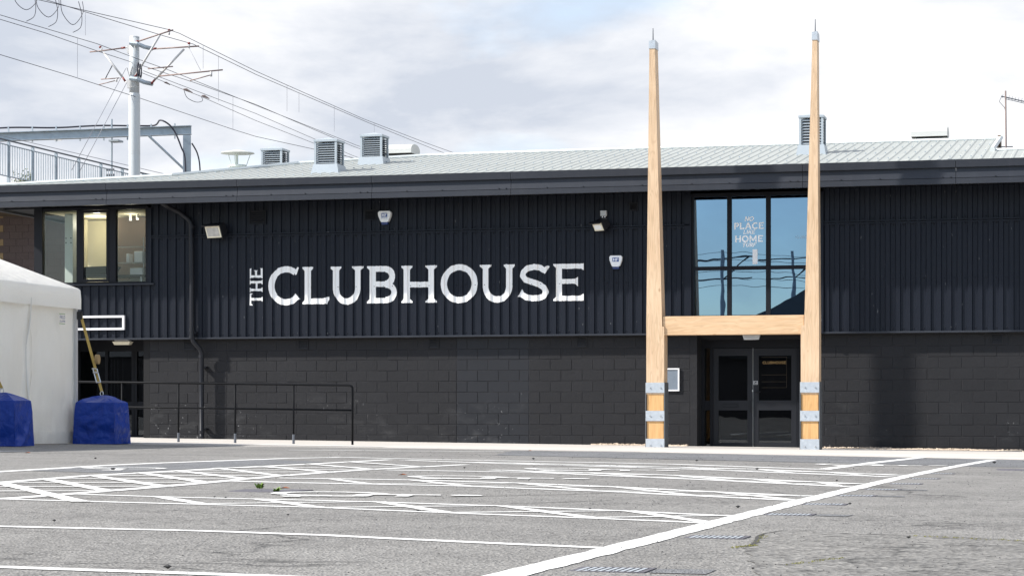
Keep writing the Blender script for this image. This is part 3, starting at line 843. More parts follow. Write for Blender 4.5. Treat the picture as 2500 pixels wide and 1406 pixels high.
for i, (ch, (a, b)) in enumerate(zip('CLUBHOUSE', LX)):
    zt = 3.735 - .03 * i / 8
    painted(ch, a, b, 2.945, zt)
painted('T', -17.63, -17.33, 2.935, 3.19, True); painted('H', -17.63, -17.33, 3.215, 3.475, True); painted('E', -17.63, -17.33, 3.50, 3.72, True)

# ---- windows
def win_frame(parent, x0, x1, z0, z1, y, d, t, mat='black_trim', name='window_frame'):
    m = MB()
    m.box(x0, x1, y, y + d, z1 - t, z1); m.box(x0, x1, y, y + d, z0, z0 + t); m.box(x0, x0 + t, y, y + d, z0 + t, z1 - t); m.box(x1 - t, x1, y, y + d, z0 + t, z1 - t)
    return m.build(name, mat, parent)
def pane(parent, x0, x1, z0, z1, y, mat, name='pane'):
    m = MB(); m.box(x0, x1, y, y + .006, z0, z1); return m.build(name, mat, parent)
# kitchen window at the corner
kw = win_frame(club, -22.62, -19.95, 3.42, 5.10, CL - .01, .10, .06, name='kitchen_window')
m = MB(); m.box(-22.62, -22.43, CL - .03, CL + .12, 3.40, 5.12); m.box(-21.62, -21.51, CL - .022, CL + .10, 3.48, 5.04); m.box(-20.86, -20.70, CL - .022, CL + .10, 3.48, 5.04); m.build('mullion', 'black_trim', kw)
win_frame(kw, -21.51, -20.86, 3.485, 5.035, CL - .034, .05, .055, name='casement')
for a, b, c, d in ((-22.43, -21.62, 3.48, 5.04), (-21.455, -20.915, 3.54, 4.98), (-20.70, -20.01, 3.48, 5.04)): pane(kw, a, b, c, d, CL + .03, 'glass_clear')
m = MB(); m.box(-22.6, -19.8, CL - .07, CL + .03, 3.405, 3.435); m.build('sill', 'fascia_metal', kw)
# glazed end wall of the kitchen
m = MB(); m.box(-22.60, -22.5, CL + .12, 51.9, 2.4, 3.42); m.box(-22.60, -22.5, CL + .12, 51.9, 5.0, 5.6)
for y in (47.6, 49.2, 50.8): m.box(-22.60, -22.5, y, y + .1, 3.42, 5.0)
m.build('end_wall', 'black_trim', club)
# entrance window
ew = win_frame(club, -8.12, -5.50, 2.545, 5.08, CL + .012, .09, .07, name='entrance_window')
m = MB(); m.box(-7.372, -7.285, CL - .004, CL + .1, 2.6, 5.02); m.box(-6.585, -6.495, CL - .004, CL + .1, 2.6, 5.02); m.box(-8.05, -5.57, CL + .003, CL + .09, 3.525, 3.60); m.build('mullion', 'black_trim', ew)
for a, b in ((-8.05, -7.372), (-7.285, -6.585), (-6.495, -5.57)):
    for c, d in ((2.615, 3.525), (3.60, 5.01)): pane(ew, a, b, c, d, CL + .045, 'glass_mirror')
m = MB(); m.box(-8.12, -5.50, CL - .01, CL + .1, 2.235, 2.545); m.build('apron_panel', 'cladding', ew)
gy = CL + .042
for txt, z, h, sh, tt, gp in (('NO', 4.505, .09, .22, .22, .02), ('PLACE', 4.342, .132, 0, .22, .07), ('LIKE', 4.245, .078, .22, .22, .02), ('HOME', 4.082, .132, 0, .22, .07), ('TURF', 3.985, .08, .22, .22, .02)):
    flat_text('window_lettering', txt, -6.935, z, h, gy, 'vinyl_white', ew, sh, tt, gp)
m = MB(); m.box(-6.86, -6.76, gy - .004, gy - .001, 3.635, 3.935); m.build('paper_notice', 'white_plastic', ew)
flat_text('window_lettering', 'CLUBHOUSE', -5.78, 4.135, .05, gy, 'vinyl_faint', ew, 0, .13, .05)

# ---- entrance doors
DY = 46.62
fr = MB(); fr.box(-8.02, -5.64, DY, DY + .1, 1.975, 2.14)
for x in (-8.02, -7.84, -6.06, -5.70): fr.box(x, x + .06, DY - .01, DY + .1, -.12, 1.975)
dfm = fr.build('door_frame', 'black_trim', club)
def door(x0, x1, hs):
    d = MB()
    d.box(x0, x0 + .105, DY + .015, DY + .07, -.085, 1.965); d.box(x1 - .105, x1, DY + .015, DY + .07, -.085, 1.965)
    d.box(x0 + .105, x1 - .105, DY + .015, DY + .07, 1.815, 1.965); d.box(x0 + .105, x1 - .105, DY + .015, DY + .07, -.085, .04); d.box(x0 + .105, x1 - .105, DY + .012, DY + .07, .70, .90)
    o = d.build('door', 'black_metal', club)
    pane(o, x0 + .10, x1 - .10, .90, 1.82, DY + .045, 'glass_door'); pane(o, x0 + .10, x1 - .10, .03, .70, DY + .045, 'glass_door')
    return o
d1 = door(-7.775, -6.965, 1); d2 = door(-6.945, -6.065, -1)
m = MB(); m.box(-7.57, -7.26, DY + .004, DY + .012, .755, .77); m.box(-7.57, -7.56, DY + .002, DY + .012, .755, .83); m.box(-7.57, -7.26, DY + .002, DY + .012, .82, .83); m.box(-7.27, -7.26, DY - .004, DY + .012, .755, .83); m.build('letter_flap', 'black_trim', d1)
m = MB(); m.box(-7.015, -6.975, DY - .03, DY + .012, .66, .90); m.build('pull_handle', 'black_trim', d1)
m = MB(); m.tube([(-6.91, DY - .03, 1.08), (-6.80, DY - .03, 1.075)], .012); m.tube([(-6.91, DY - .03, 1.08), (-6.91, DY + .012, 1.08)], .014); m.build('lever_handle', 'black_metal', d2)
m = MB(); m.box(-6.957, -6.953, DY + .008, DY + .03, -.08, 1.97); m.build('door_gap_seal', 'chrome', d2)
m = MB(); m.box(-6.968, -6.952, DY - .003, DY + .006, 1.08, 1.115); m.build('latch', 'chrome', d2)
pl = MB(); pl.box(-6.945, -6.86, DY + .006, DY + .014, 1.225, 1.30); pp = pl.build('pull_plate', 'white_plastic', d2, label='small black and white plate reading Pull')
m = MB(); m.box(-6.937, -6.868, DY + .003, DY + .006, 1.232, 1.293); m.build('plate_face', 'black_trim', d2)
font_text('plate_lettering', 'Pull', (-6.9025, DY + .001, 1.248), .042, FRONT, 'vinyl_white', d2)
flat_text('door_lettering', 'CLUBHOUSE', -6.52, 1.645, .052, DY + .044, 'gold', d2, 0, .15, .12)
m = MB()
for z in (1.78, 1.42, 1.28, 1.16): m.box(-6.78, -6.27, DY + .041, DY + .043, z, z + .0022)
m.box(-6.272, -6.2698, DY + .041, DY + .043, 1.16, 1.78); m.build('door_gold_lines', 'gold_dull', d2)
for a, b in ((-7.96, -7.84), (-6.0, -5.70)):
    pane(dfm, a, b, .90, 1.975, DY + .05, 'glass_door'); pane(dfm, a, b, -.09, .70, DY + .05, 'glass_door')
for a, b in ((-7.96, -7.84), (-6.0, -5.70)): MB().box(a, b, DY + .02, DY + .07, .70, .90).build('transom', 'black_trim', dfm)
m = MB(); m.box(-8.02, -5.64, DY - .3, DY + .1, -.16, -.092); m.build('threshold', 'pale_concrete', club)

# ---- side entrance recess with glazed doors
sy_ = 47.35
m = MB(); m.box(-22.5, -20.16, sy_, sy_ + .08, 2.02, 2.262)
for x in (-22.3, -21.62, -20.98, -20.92, -20.24): m.box(x, x + .07, sy_, sy_ + .08, .02, 2.02)
for a, b in ((-21.55, -20.98), (-20.85, -20.24)): m.box(a, b, sy_ + .01, sy_ + .07, .72, .90); m.box(a, b, sy_ + .01, sy_ + .07, .02, .16)
sd = m.build('side_door', 'black_trim', club)
for a, b in ((-22.23, -21.62), (-21.55, -20.98), (-20.85, -20.24)):
    pane(sd, a, b, .90, 2.02, sy_ + .04, 'glass_door'); pane(sd, a, b, .16, .72, sy_ + .04, 'glass_door')
for x in (-21.50, -21.42, -21.34, -21.22, -20.75, -20.60, -20.46):
    m = MB(); m.box(x, x + .012, sy_ + .052, sy_ + .062, .17, 1.85); m.build('door_bar', 'arm_grey', sd)
m = MB(); m.box(-20.47, -20.37, sy_ + .024, sy_ + .03, .78, 1.0); m.build('paper_notice', 'white_plastic', sd)

# ---- vents in walls
def grille(x0, x1, z0, z1, y, mat='grille_dark', ns=5):
    g = win_frame(club, x0, x1, z0, z1, y - .018, .02, .022, 'black_block' if y > 46 else 'black_trim', 'wall_vent')
    m = MB(); m.box(x0 + .02, x1 - .02, y - .004, y - .001, z0 + .02, z1 - .02); m.build('vent_back', 'void', g)
    h = (z1 - z0 - .044) / ns
    for k in range(ns):
        z = z0 + .022 + k * h
        m = MB(); m.hexa([(x0 + .022, y - .016, z), (x1 - .022, y - .016, z), (x1 - .022, y - .012, z), (x0 + .022, y - .012, z), (x0 + .022, y - .006, z + h * .62), (x1 - .022, y - .006, z + h * .62), (x1 - .022, y - .003, z + h * .62), (x0 + .022, y - .003, z + h * .62)])
        m.build('vent_slat', mat, g)
for a, b in ((-19.21, -18.95), (-16.60, -16.37), (-13.705, -13.48), (-10.53, -10.31), (-9.12, -8.9), (-2.16, -1.93)): grille(a, b, 1.99, 2.215, P)
for a, b, c, d in ((-17.63, -17.25, 4.65, 4.95), (-15.05, -14.78, 4.69, 4.91), (-9.38, -9.2, 4.76, 4.93)): grille(a, b, c, d, CL, 'black_metal', 6)

# ---- fascia, soffit, gutter
x = -23.42
k = 0
while x < 3.2:
    e = min(3.2, x + 2.95); g = .004; a, b = x + g, e - g
    m = MB(); m.hexa([(a, FA, 5.165), (b, FA, 5.165), (b, FA + .12, 5.165), (a, FA + .12, 5.165), (a, FA + .035, 5.372), (b, FA + .035, 5.372), (b, FA + .12, 5.372), (a, FA + .12, 5.372)])
    m.hexa([(a, FA - .012, 5.05), (b, FA - .012, 5.05), (b, FA + .11, 5.05), (a, FA + .11, 5.05), (a, FA - .010, 5.155), (b, FA - .010, 5.155), (b, FA + .11, 5.161), (a, FA + .11, 5.161)])
    m.build('fascia_panel', 'fascia_metal', club)
    m = MB(); m.hexa([(a, FA - .03, 5.365), (b, FA - .03, 5.365), (b, FA + .15, 5.378), (a, FA + .15, 5.378), (a, FA - .045, 5.512), (b, FA - .045, 5.512), (b, FA + .15, 5.520), (a, FA + .15, 5.520)])
    m.build('eaves_trim', 'fascia_metal', club)
    m = MB()
    for xx in (a + .75, a + 1.5, a + 2.7, a + 2.85):
        if xx < b: m.cone((0, 0), .012, .012, 0, .012, 6); n = 12; m.v[-n:] = [(xx + q[0], FA - .012 + .012 * (q[2] > 0) - .0, 5.18 + q[1]) for q in m.v[-n:]]
    m.build('fascia_rivets', 'black_metal', club, kind='stuff')
    x = e; k += 1
m = MB()
for a, b in (((-23.42, FA + .05), (-23.42, 52.0)),): m.box(-23.45, -23.36, FA + .02, 52, 5.05, 5.50)
m.build('side_fascia', 'fascia_metal', club)
m = MB(); n = 0
xs = breaks(-23.40, 3.0); nn = len(xs)
m.v = [(a, FA + .1, 5.075 + prof(a) * .6) for a in xs] + [(a, CL + .06, 5.135 + prof(a) * .6) for a in xs]
m.f = [(i, nn + i, nn + i + 1, i + 1) for i in range(nn - 1)]
m.build('soffit', 'black_trim', club)
m = MB(); m.box(-23.36, -22.45, CL + .06, 52, 5.10, 5.14); m.build('side_soffit', 'black_trim', club)

# ---- roof
RP = [(-23.42, 44.96), (-19.74, 46.72), (-17.86, 49.55), (-15.2, 51.0), (-10.0, 51.2), (-2.22, 51.0), (-2.2199, 47.35), (3.0, 47.3)]
def ymax(x):
    for (a, p), (b, q) in zip(RP, RP[1:]):
        if a <= x <= b: return p + (q - p) * (x - a) / (b - a)
    return RP[-1][1]
def rz(y): return ROOF0 - .035 + PITCH * (y - FA)
RPIT = .2
def rprof(x):
    u = x % RPIT
    return .014 * (0 if u < .03 else (u - .03) / .025 if u < .055 else 1 if u < .10 else (.125 - u) / .025 if u < .125 else 0)
x = -23.42
while x < 2.99:
    e = min(3.0, math.floor(x + 1.0001)); e = -2.221 if x < -2.3 and e > -2.3 else (-2.0 if abs(x + 2.221) < .01 else e)
    bs = sorted({x, e} | {round(k * RPIT + u, 4) for k in range(-120, 17) for u in (0, .03, .055, .10, .125) if x < k * RPIT + u < e})
    m = MB(); n = len(bs)
    m.v = [(a, FA - .01, rz(FA - .01) + .012 + rprof(a)) for a in bs] + [(a, ymax(a), rz(ymax(a)) + .012 + rprof(a)) for a in bs]
    m.f = [(i, i + 1, n + i + 1, n + i) for i in range(n - 1)]
    m.build('roof_sheet', 'roof_sheet_metal', club); x = e
m = MB()
for (a, p), (b, q) in zip(RP[:5], RP[1:6]):
    m.quad((a, p, rz(p) + .01), (b, q, rz(q) + .01), (b, 52.3, max(5.5, rz(q) - .45)), (a, 52.3, max(5.5, rz(p) - .45)))
m.build('back_roof', 'roof_sheet_metal', club)
m = MB()
for (a, p), (b, q) in zip(RP[:5], RP[1:6]):
    m.tube([(a, p, rz(p) + .035), (b, q, rz(q) + .035)], .045, 6)
m.build('ridge_capping', 'roof_ridge', club)
m = MB(); m.add([(-2.21, 47.2, rz(47.2) + .01), (-2.21, 51.0, rz(51) + .03), (-2.21, 54, rz(51) - .6), (-2.21, 54, 5.2), (-2.21, 47.2, 5.2)], [(0, 1, 2, 3, 4)]); m.box(-2.23, -2.17, 50.6, 51.1, rz(51) - .25, rz(51) + .06); m.build('gable_end', 'brown_panel', club)
m = MB(); m.tube([(-2.19, 47.2, rz(47.2) + .05), (-2.19, 51.03, rz(51.03) + .05)], .06, 6); m.build('verge_trim', 'roof_ridge', club)
m = MB(); m.tube([(-2.2, 47.36, rz(47.36) + .03), (3, 47.3, rz(47.3) + .03)], .04, 6); m.build('ridge_capping', 'roof_ridge', club)
# rows of roof screws
m = MB()
for yy in (45.6, 47.2, 48.9, 50.4):
    for kk in range(-112, 0):
        x = kk * RPIT + .078
        if yy < ymax(x) - .1 and x < -2.3:
            m.box(x - .012, x + .012, yy - .012, yy + .012, rz(yy) + .04, rz(yy) + .06)
m.build('roof_screws', 'galv_blue', club, kind='stuff')

# ---- louvred turrets on the roof
def turret(cx, cy, top, zb, w=.46):
    h = w / 2
    m = MB(); m.hexa([(cx - .34, cy - .34, zb - .2), (cx + .34, cy - .34, zb - .2), (cx + .34, cy + .34, zb - .2), (cx - .34, cy + .34, zb - .2), (cx - .27, cy - .27, zb + .16), (cx + .27, cy - .27, zb + .16), (cx + .27, cy + .27, zb + .16), (cx - .27, cy + .27, zb + .16)])
    o = m.build('roof_turret', 'light_turret', club)
    m = MB(); m.box(cx - h + .05, cx + h - .05, cy - h + .05, cy + h - .05, zb + .15, top - .1); m.build('turret_core', 'kitchen_dark', o)
    for sx in (-1, 1):
        for sy in (-1, 1): MB().box(cx + sx * h - .022, cx + sx * h + .022, cy + sy * h - .022, cy + sy * h + .022, zb + .161, top - .06).build('corner_post', 'light_turret', o)
    m = MB(); z = top - .06; m.add([(cx - h - .035, cy - h - .035, z), (cx + h + .035, cy - h - .035, z), (cx + h + .035, cy + h + .035, z), (cx - h - .035, cy + h + .035, z), (cx - h - .035, cy - h - .035, z + .045), (cx + h + .035, cy - h - .035, z + .045), (cx + h + .035, cy + h + .035, z + .045), (cx - h - .035, cy + h + .035, z + .045), (cx, cy, z + .115)],
          [(3, 2, 1, 0), (0, 1, 5, 4), (1, 2, 6, 5), (2, 3, 7, 6), (3, 0, 4, 7), (4, 5, 8), (5, 6, 8), (6, 7, 8), (7, 4, 8)])
    m.build('turret_cap', 'light_turret', o)
    n = 9; dz = (top - .07 - zb - .18) / n
    for k in range(n):
        z = zb + .18 + k * dz; m = MB(); a, b = h + .012, h - .045
        lo = [(cx - a, cy - a, z), (cx + a, cy - a, z), (cx + a, cy + a, z), (cx - a, cy + a, z)]; hi = [(cx - b, cy - b, z + dz * .75), (cx + b, cy - b, z + dz * .75), (cx + b, cy + b, z + dz * .75), (cx - b, cy + b, z + dz * .75)]
        m.add(lo + hi, [(i, (i + 1) % 4, 4 + (i + 1) % 4, 4 + i) for i in range(4)]); m.build('louvre_slat', 'light_turret', o)
turret(-16.12, 46.72, 6.50, 5.80); turret(-15.82, 48.95, 6.86, 6.19); turret(-5.93, 48.2, 6.87, 6.08); turret(-18.42, 49.6, 6.70, 6.02)
# flue with flat hat
m = MB(); m.cone((-18.95, 48.6), .19, .19, 5.85, 6.24, 18); m.cone((-18.95, 48.6), .215, .215, 6.19, 6.215, 18)
fl = m.build('flue', 'pale_steel', club)
m = MB(); m.cone((-18.95, 48.6), .385, .37, 6.50, 6.515, 24); m.cone((-18.95, 48.6), .37, .03, 6.515, 6.585, 24); m.build('flue_hat', 'cowl_white', fl)
m = MB()
for a in (0.6, 2.7, 4.8): m.tube([(-18.95 + .19 * math.cos(a), 48.6 + .19 * math.sin(a), 6.2), (-18.95 + .3 * math.cos(a), 48.6 + .3 * math.sin(a), 6.51)], .008, 6)
m.tube([(-18.97, 48.6, 6.2), (-18.97, 48.6, 6.5)], .035, 8); m.build('hat_stay', 'pale_steel', fl)
# curved white cowls on the ridge
def cowl(x0, x1, y, zb, h):
    n = 8; poly = []
    prof_ = [(-.36, .0), (-.36, h * .45)] + [(-.36 * math.cos(math.pi * k / n), h * .45 + h * .55 * math.sin(math.pi * k / n)) for k in range(1, n)] + [(.36, h * .45), (.36, 0)]
    m = MB(); q = len(prof_)
    m.v = [(x0, y + a, zb + b) for a, b in prof_] + [(x1, y + a, zb + b) for a, b in prof_]
    m.f = [(i, q + i, q + i + 1, i + 1) for i in range(q - 1)] + [tuple(range(q)), tuple(range(2 * q - 1, q - 1, -1))]
    o = fixn(m.build('roof_cowl', 'cowl_white', club))
    m = MB(); m.box(x0 + .1, x1 - .1, y - .28, y + .28, zb - .25, zb - .002); m.build('cowl_throat', 'kitchen_dark', o)
cowl(-16.40, -15.62, 51.45, 6.70, .23); cowl(-4.12, -3.34, 51.45, 6.72, .24)

# ---- drainpipe
m = MB()
m.tube([(-19.37, 45.3, 5.10), (-19.33, 45.55, 5.03), (-19.20, 45.78, 4.95), (-18.98, 45.80, 4.79), (-18.92, 45.80, 4.70), (-18.905, 45.80, 3.5), (-18.90, 45.80, 2.28), (-18.87, 45.81, 2.17), (-18.77, 45.90, 2.03), (-18.735, 45.93, 1.93), (-18.73, 45.93, .10), (-18.73, 45.88, .04)], .052, 14)
dp = m.build('drainpipe', 'black_metal', club, smooth=True)
for (x, y, z) in ((-18.903, 45.80, 4.62), (-18.90, 45.80, 2.42), (-18.90, 45.80, 2.27), (-18.735, 45.93, 1.86), (-18.73, 45.93, .24), (-18.73, 45.93, .12)):
    m = MB(); m.cone((x, y), .062, .062, z - .03, z + .03, 14); m.build('pipe_collar', 'black_metal', dp)
for (x, y, z, yw) in ((-18.90, 45.80, 2.36, CL + .03), (-18.73, 45.93, 1.62, P), (-18.73, 45.93, .3, P)):
    m = MB(); m.box(x - .02, x + .09, y, yw + .01, z - .02, z + .02); m.build('pipe_bracket', 'black_metal', dp)

# ================================================================== kitchen behind the corner window
MB().box(-22.44, -21.32, 48.0, 48.1, 2.43, 5.0).build('partition_wall', 'cream_wall', club)
MB().box(-22.30, -22.2, 47.6, 47.7, 2.43, 5.0).build('pilaster', 'cream_wall', club)
m = MB(); m.box(-22.45, -16.0, CL + .16, 51.8, 5.02, 5.06); m.build('ceiling', 'cream_wall', club)
m = MB(); m.box(-16.0, -15.9, CL + .16, 51.8, 2.43, 5.05); m.box(-21.30, -16, 47.34, 47.44, 2.43, 5.0); m.build('kitchen_wall', 'brown_panel', club)
m = MB(); m.box(-22.12, -21.93, 46.35, 46.55, 2.43, 5.02); cp = m.build('steel_column', 'pale_steel', club)
for x in (-22.09, -21.97):
    for z in (4.38, 4.48):
        m = MB(); m.cone((0, 0), .014, .014, 0, .012, 8); m.v = [(x + q[0], 46.35 - q[2], z + q[1]) for q in m.v]; m.build('column_bolt', 'kitchen_dark', cp)
tb = thing('kitchen_table', 'dark metal table just inside the corner window', 'table', (-21.1, 46.7, 2.43))
m = MB(); m.box(-21.75, -20.3, 46.35, 46.95, 3.62, 3.66); m.build('table_top', 'kitchen_dark', tb)
for x in (-21.7, -20.95, -20.36):
    m = MB(); m.box(x, x + .05, 46.4, 46.45, 2.43, 3.62); m.build('leg', 'arm_grey', tb)
ty = MB(); ty.hexa([(-21.78, 46.4, 3.665), (-21.12, 46.4, 3.665), (-21.12, 46.8, 3.665), (-21.78, 46.8, 3.665), (-21.86, 46.36, 3.84), (-21.0, 46.36, 3.86), (-21.0, 46.84, 3.86), (-21.86, 46.84, 3.84)])
o = ty.build('serving_tray', 'kitchen_dark'); setorigin(o); tag(o, 'deep black tray resting on the table behind the corner window', 'tray')
j = MB(); j.cone((-21.72, 46.30), .07, .07, 3.63 - .2, 3.62, 14); j.cone((-21.72, 46.30), .075, .075, 3.62, 3.65, 14)
j.cone((-21.72, 46.30), .07, .07, 2.42, 3.43, 14)
o = j.build('paper_roll', 'white_plastic'); setorigin(o); tag(o, 'tall white roll standing beside the table in the corner window', 'roll')
pn = MB(); pn.cone((0, 0), .13, .10, 0, .05, 18); pn.v = [(-22.24 + q[0] * .6, 47.15 + q[2], 4.78 + q[1] * 1.3) for q in pn.v]; pn.box(-22.25, -22.235, 47.15, 47.17, 3.7, 4.65)
o = pn.build('hanging_paddle', 'kitchen_dark'); setorigin(o); tag(o, 'dark long-handled paddle hanging behind the corner window', 'paddle')
sh = thing('wire_shelf', 'wire rack with pale boxes seen through the right hand pane of the corner window', 'shelf', (-20.720, 46.9, 2.43))
for z in (3.55, 3.95, 4.3):
    m = MB()
    for kk in range(12): m.box(-21.100 + kk * .055, -21.095 + kk * .055, 46.85, 47.2, z, z + .006)
    m.box(-21.100, -20.470, 46.84, 46.85, z, z + .012); m.build('wire_tray', 'arm_grey', sh)
for x in (-21.100, -20.480): m = MB(); m.box(x, x + .015, 46.84, 46.86, 2.43, 4.5); m.build('upright', 'arm_grey', sh)
for bx, by, bz, bw, bh in ((-20.620, 47.0, 3.96, .2, .25), (-20.870, 47.0, 3.96, .07, .2), (-20.670, 47.0, 3.56, .3, .28)):
    m = MB(); m.cbox(bx - bw / 2, bx + bw / 2, by - .1, by + .1, bz + .008, bz + bh); m.build('box', 'white_plastic', sh)
for x, y in ((-20.85, 47.0), (-20.62, 46.85)):
    lm = thing('ceiling_lamp', 'small lit round lamp under the kitchen ceiling behind the corner window', 'lamp', (x, y, 4.9), 'kitchen ceiling lamps')
    m = MB(); m.cone((x, y), .03, .03, 4.93, 5.02, 10); m.build('lamp_base', 'white_plastic', lm)
    m = MB(); m.cone((x, y), .028, .028, 4.90, 4.93, 10); m.build('bulb', 'lit_bulb', lm)
for x, y, e in ((-20.75, 46.8, 4), (-21.75, 47.2, 15)):
    ll = bpy.data.lights.new('kitchen_lamp', 'POINT'); ll.energy = e * .8; ll.color = (1, .92, .76); ll.shadow_soft_size = .08
    lo = link(bpy.data.objects.new('kitchen_lamp_light', ll)); lo.location = (x, y, 4.85)

# ================================================================== timber goal-post entrance frame
goal = thing('goal_post_frame', 'tall H shaped timber rugby goal frame around the entrance doors', 'goal posts', (-6.95, 44.0, gz(-6.95, 44)))
PD = .36
def goal_post(x0, x1, u0, u1, t0, t1, top, zg, inner):
    yb = 43.8; ye = yb + PD
    m = MB(); m.box(x0 + .006, x1 - .006, yb + .006, ye - .006, 1.0, 2.315)
    m.hexa([(u0, yb + .006, 2.315), (u1, yb + .006, 2.315), (u1, ye - .006, 2.315), (u0, ye - .006, 2.315), (t0, yb + .02, top), (t1, yb + .02, top), (t1, ye - .02, top), (t0, ye - .02, top)])
    po = m.build('post', 'timber_post', goal)
    m = MB(); m.box(x0 + .018, x1 - .018, yb + .012, ye - .012, zg + .1, 1.0); m.build('post_foot', 'timber_foot', po)
    for a, b in ((1.03, 1.23), (.485, .685), (zg - .03, .143)):
        m = MB(); m.cbox(x0 - .002, x1 + .002, yb - .014, yb + .006, a, b, .003); pl_ = m.build('plate', 'galvanised', po)
        for bx in (x0 + .085, x1 - .075):
            m = MB(); m.cone((0, 0), .017, .014, 0, .016, 6); zc = (a + b) / 2; m.v = [(bx + q[0], yb - .014 - q[2], zc + q[1]) for q in m.v]; m.build('bolt', 'chrome', po)
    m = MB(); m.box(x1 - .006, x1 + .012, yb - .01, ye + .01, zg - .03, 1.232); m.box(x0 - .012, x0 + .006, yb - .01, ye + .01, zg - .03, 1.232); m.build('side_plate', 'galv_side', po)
    m = MB(); m.cone((0, 0), .035, .035, 0, .004, 10); xm = (x0 + x1) / 2; m.v = [(xm + q[0], yb - .0165 - q[2], zg + .03 + q[1] * .8) for q in m.v]; m.build('drain_hole', 'void', po)
    m = MB(); m.hexa([(t0 - .012, yb + .01, top - .05), (t1 + .012, yb + .01, top - .05), (t1 + .012, ye - .01, top - .05), (t0 - .012, ye - .01, top - .05), (t0 - .008, yb + .012, top + .10), (t1 + .008, yb + .012, top + .12), (t1 + .008, ye - .012, top + .10), (t0 - .008, ye - .012, top + .10)])
    m.build('cap', 'galvanised', po)
    m = MB(); m.tube([((t0 + t1) / 2, yb + .12, top + .1), ((t0 + t1) / 2, yb + .12, top + .36)], [.014, .008], 6); m.build('spike', 'arm_dark', po)
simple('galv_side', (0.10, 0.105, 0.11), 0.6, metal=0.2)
goal_post(-8.623, -8.26, -8.618, -8.305, -8.559, -8.454, 7.76, -.075, 1)
goal_post(-5.622, -5.263, -5.55, -5.268, -5.396, -5.31, 7.80, -.112, -1)
m = MB(); m.cbox(-8.30, -5.56, 43.835, 44.10, 2.150, 2.512, .006); m.build('crossbar', 'timber_beam', goal)

# ================================================================== fittings on the facade
def floodlight(x, z, label, yaw, tilt, faced, wdt, hgt):
    t = thing('floodlight', label, 'floodlight', (x, CL + .03, z))
    o = Vector((x, CL - .22, z)); Rm = Matrix.Rotation(yaw, 3, 'Z') @ Matrix.Rotation(tilt, 3, 'X')
    def put(mb): mb.v = [tuple(o + Rm @ Vector(v)) for v in mb.v]; return mb
    w, h = wdt / 2, hgt / 2
    m = MB(); m.hexa([(-w, -.05, -h), (w, -.05, -h), (w * .96, .15, -h * .55), (-w * .96, .15, -h * .55), (-w, -.05, h), (w, -.05, h), (w * .96, .15, h * .9), (-w * .96, .15, h * .9)]); m.box(-w - .01, w + .012, -.13, -.04, h + .0, h + .022)
    put(m).build('housing', 'black_metal', t)
    m = MB(); m.cbox(-w + .02, w - .02, -.062, -.051, -h + .016, h - .016, .004); put(m).build('bezel', 'lamp_cream', t)
    m = MB(); m.box(-w + .055, w - .055, -.066, -.063, -h + .05, h - .05); put(m).build('glass', faced, t)
    m = MB(); m.box(x - .03, x + .03, CL - .2, CL + .03, z - .035, z + .0); m.box(x - .06, x + .06, CL - .01, CL + .03, z - .1, z + .08); m.build('bracket', 'black_metal', t)
    return t
floodlight(-18.33, 4.51, 'black floodlight with cream reflector beside the drainpipe', R(-16), R(22), 'lamp_glass', .42, .29)
floodlight(-9.95, 4.45, 'black floodlight with blank white lens below a grey junction box', R(-34), R(30), 'white_plastic', .30, .20)
jb = thing('junction_box', 'small grey junction box with two glands above the floodlight', 'junction box', (-9.91, CL, 4.66))
m = MB(); m.cbox(-9.975, -9.848, CL - .07, CL + .02, 4.665, 4.775, .008); m.build('box_body', 'grey_plastic', jb)
for x in (-9.935, -9.885): m = MB(); m.cone((x, CL - .03), .014, .014, 4.63, 4.664, 8); m.build('gland', 'white_plastic', jb)
m = MB(); m.tube([(-9.91, CL - .03, 4.64), (-9.915, CL - .05, 4.56), (-9.93, CL - .1, 4.5)], .006, 6); m.build('cable', 'black_metal', jb)
def alarm(x0, x1, z0, z1, label, sub):
    t = thing('alarm_box', label, 'alarm box', ((x0 + x1) / 2, CL, z0)); w = x1 - x0; h = z1 - z0; c = (x0 + x1) / 2
    poly = [(x0 + .03, z1), (x0 + .005, z1 - .03), (x0 + .01, z1 - .09), (c - .085, z0 + .07), (c - .06, z0 + .05), (c + .06, z0 + .05), (c + .085, z0 + .07), (x1 - .01, z1 - .09), (x1 - .005, z1 - .03), (x1 - .03, z1)]
    m = MB(); m.prism(poly[::-1], CL - .085, CL + .03); fixn(m.build('cover', 'white_plastic', t))
    m = MB(); m.prism([(c - .075, z0 + .055), (c - .06, z0 + .0), (c + .06, z0 + .0), (c + .075, z0 + .055)], CL - .07, CL + .02); fixn(m.build('strobe', 'blue_dark', t))
    m = MB(); m.box(c - .066, c + .066, CL - .0885, CL - .085, z1 - .125, z1 - .04); m.build('badge', 'blue_plastic', t)
    flat_text('badge_lettering', 'HF', c, z1 - .112, .058, CL - .0885, 'vinyl_white', t, 0, .2, .06)
    if sub: font_text('name_lettering', 'HF Group', (c, CL - .086, z1 - .158), .034, FRONT, 'blue_plastic', t)
alarm(-14.738, -14.45, 4.585, 4.865, 'white alarm box with blue HF badge beside the upper wall vent', True)
alarm(-9.787, -9.513, 3.575, 3.85, 'white alarm box with blue HF badge right of the painted letter E', False)
o = win_frame(None, -21.66, -20.49, 2.44, 2.75, CL - .05, .06, .045, 'white_frame', 'empty_sign_frame'); setorigin(o); tag(o, 'empty white rectangular sign frame on the cladding above the side entrance', 'sign frame')
nt = thing('notice_case', 'white framed notice case on the blockwork beside the entrance', 'notice case', (-8.5, P, 1.09))
win_frame(nt, -8.72, -8.38, 1.09, 1.555, P - .04, .05, .028, 'white_frame', 'frame'); m = MB(); m.box(-8.70, -8.40, P - .025, P - .005, 1.11, 1.535); m.build('glass', 'notice_glass', nt)
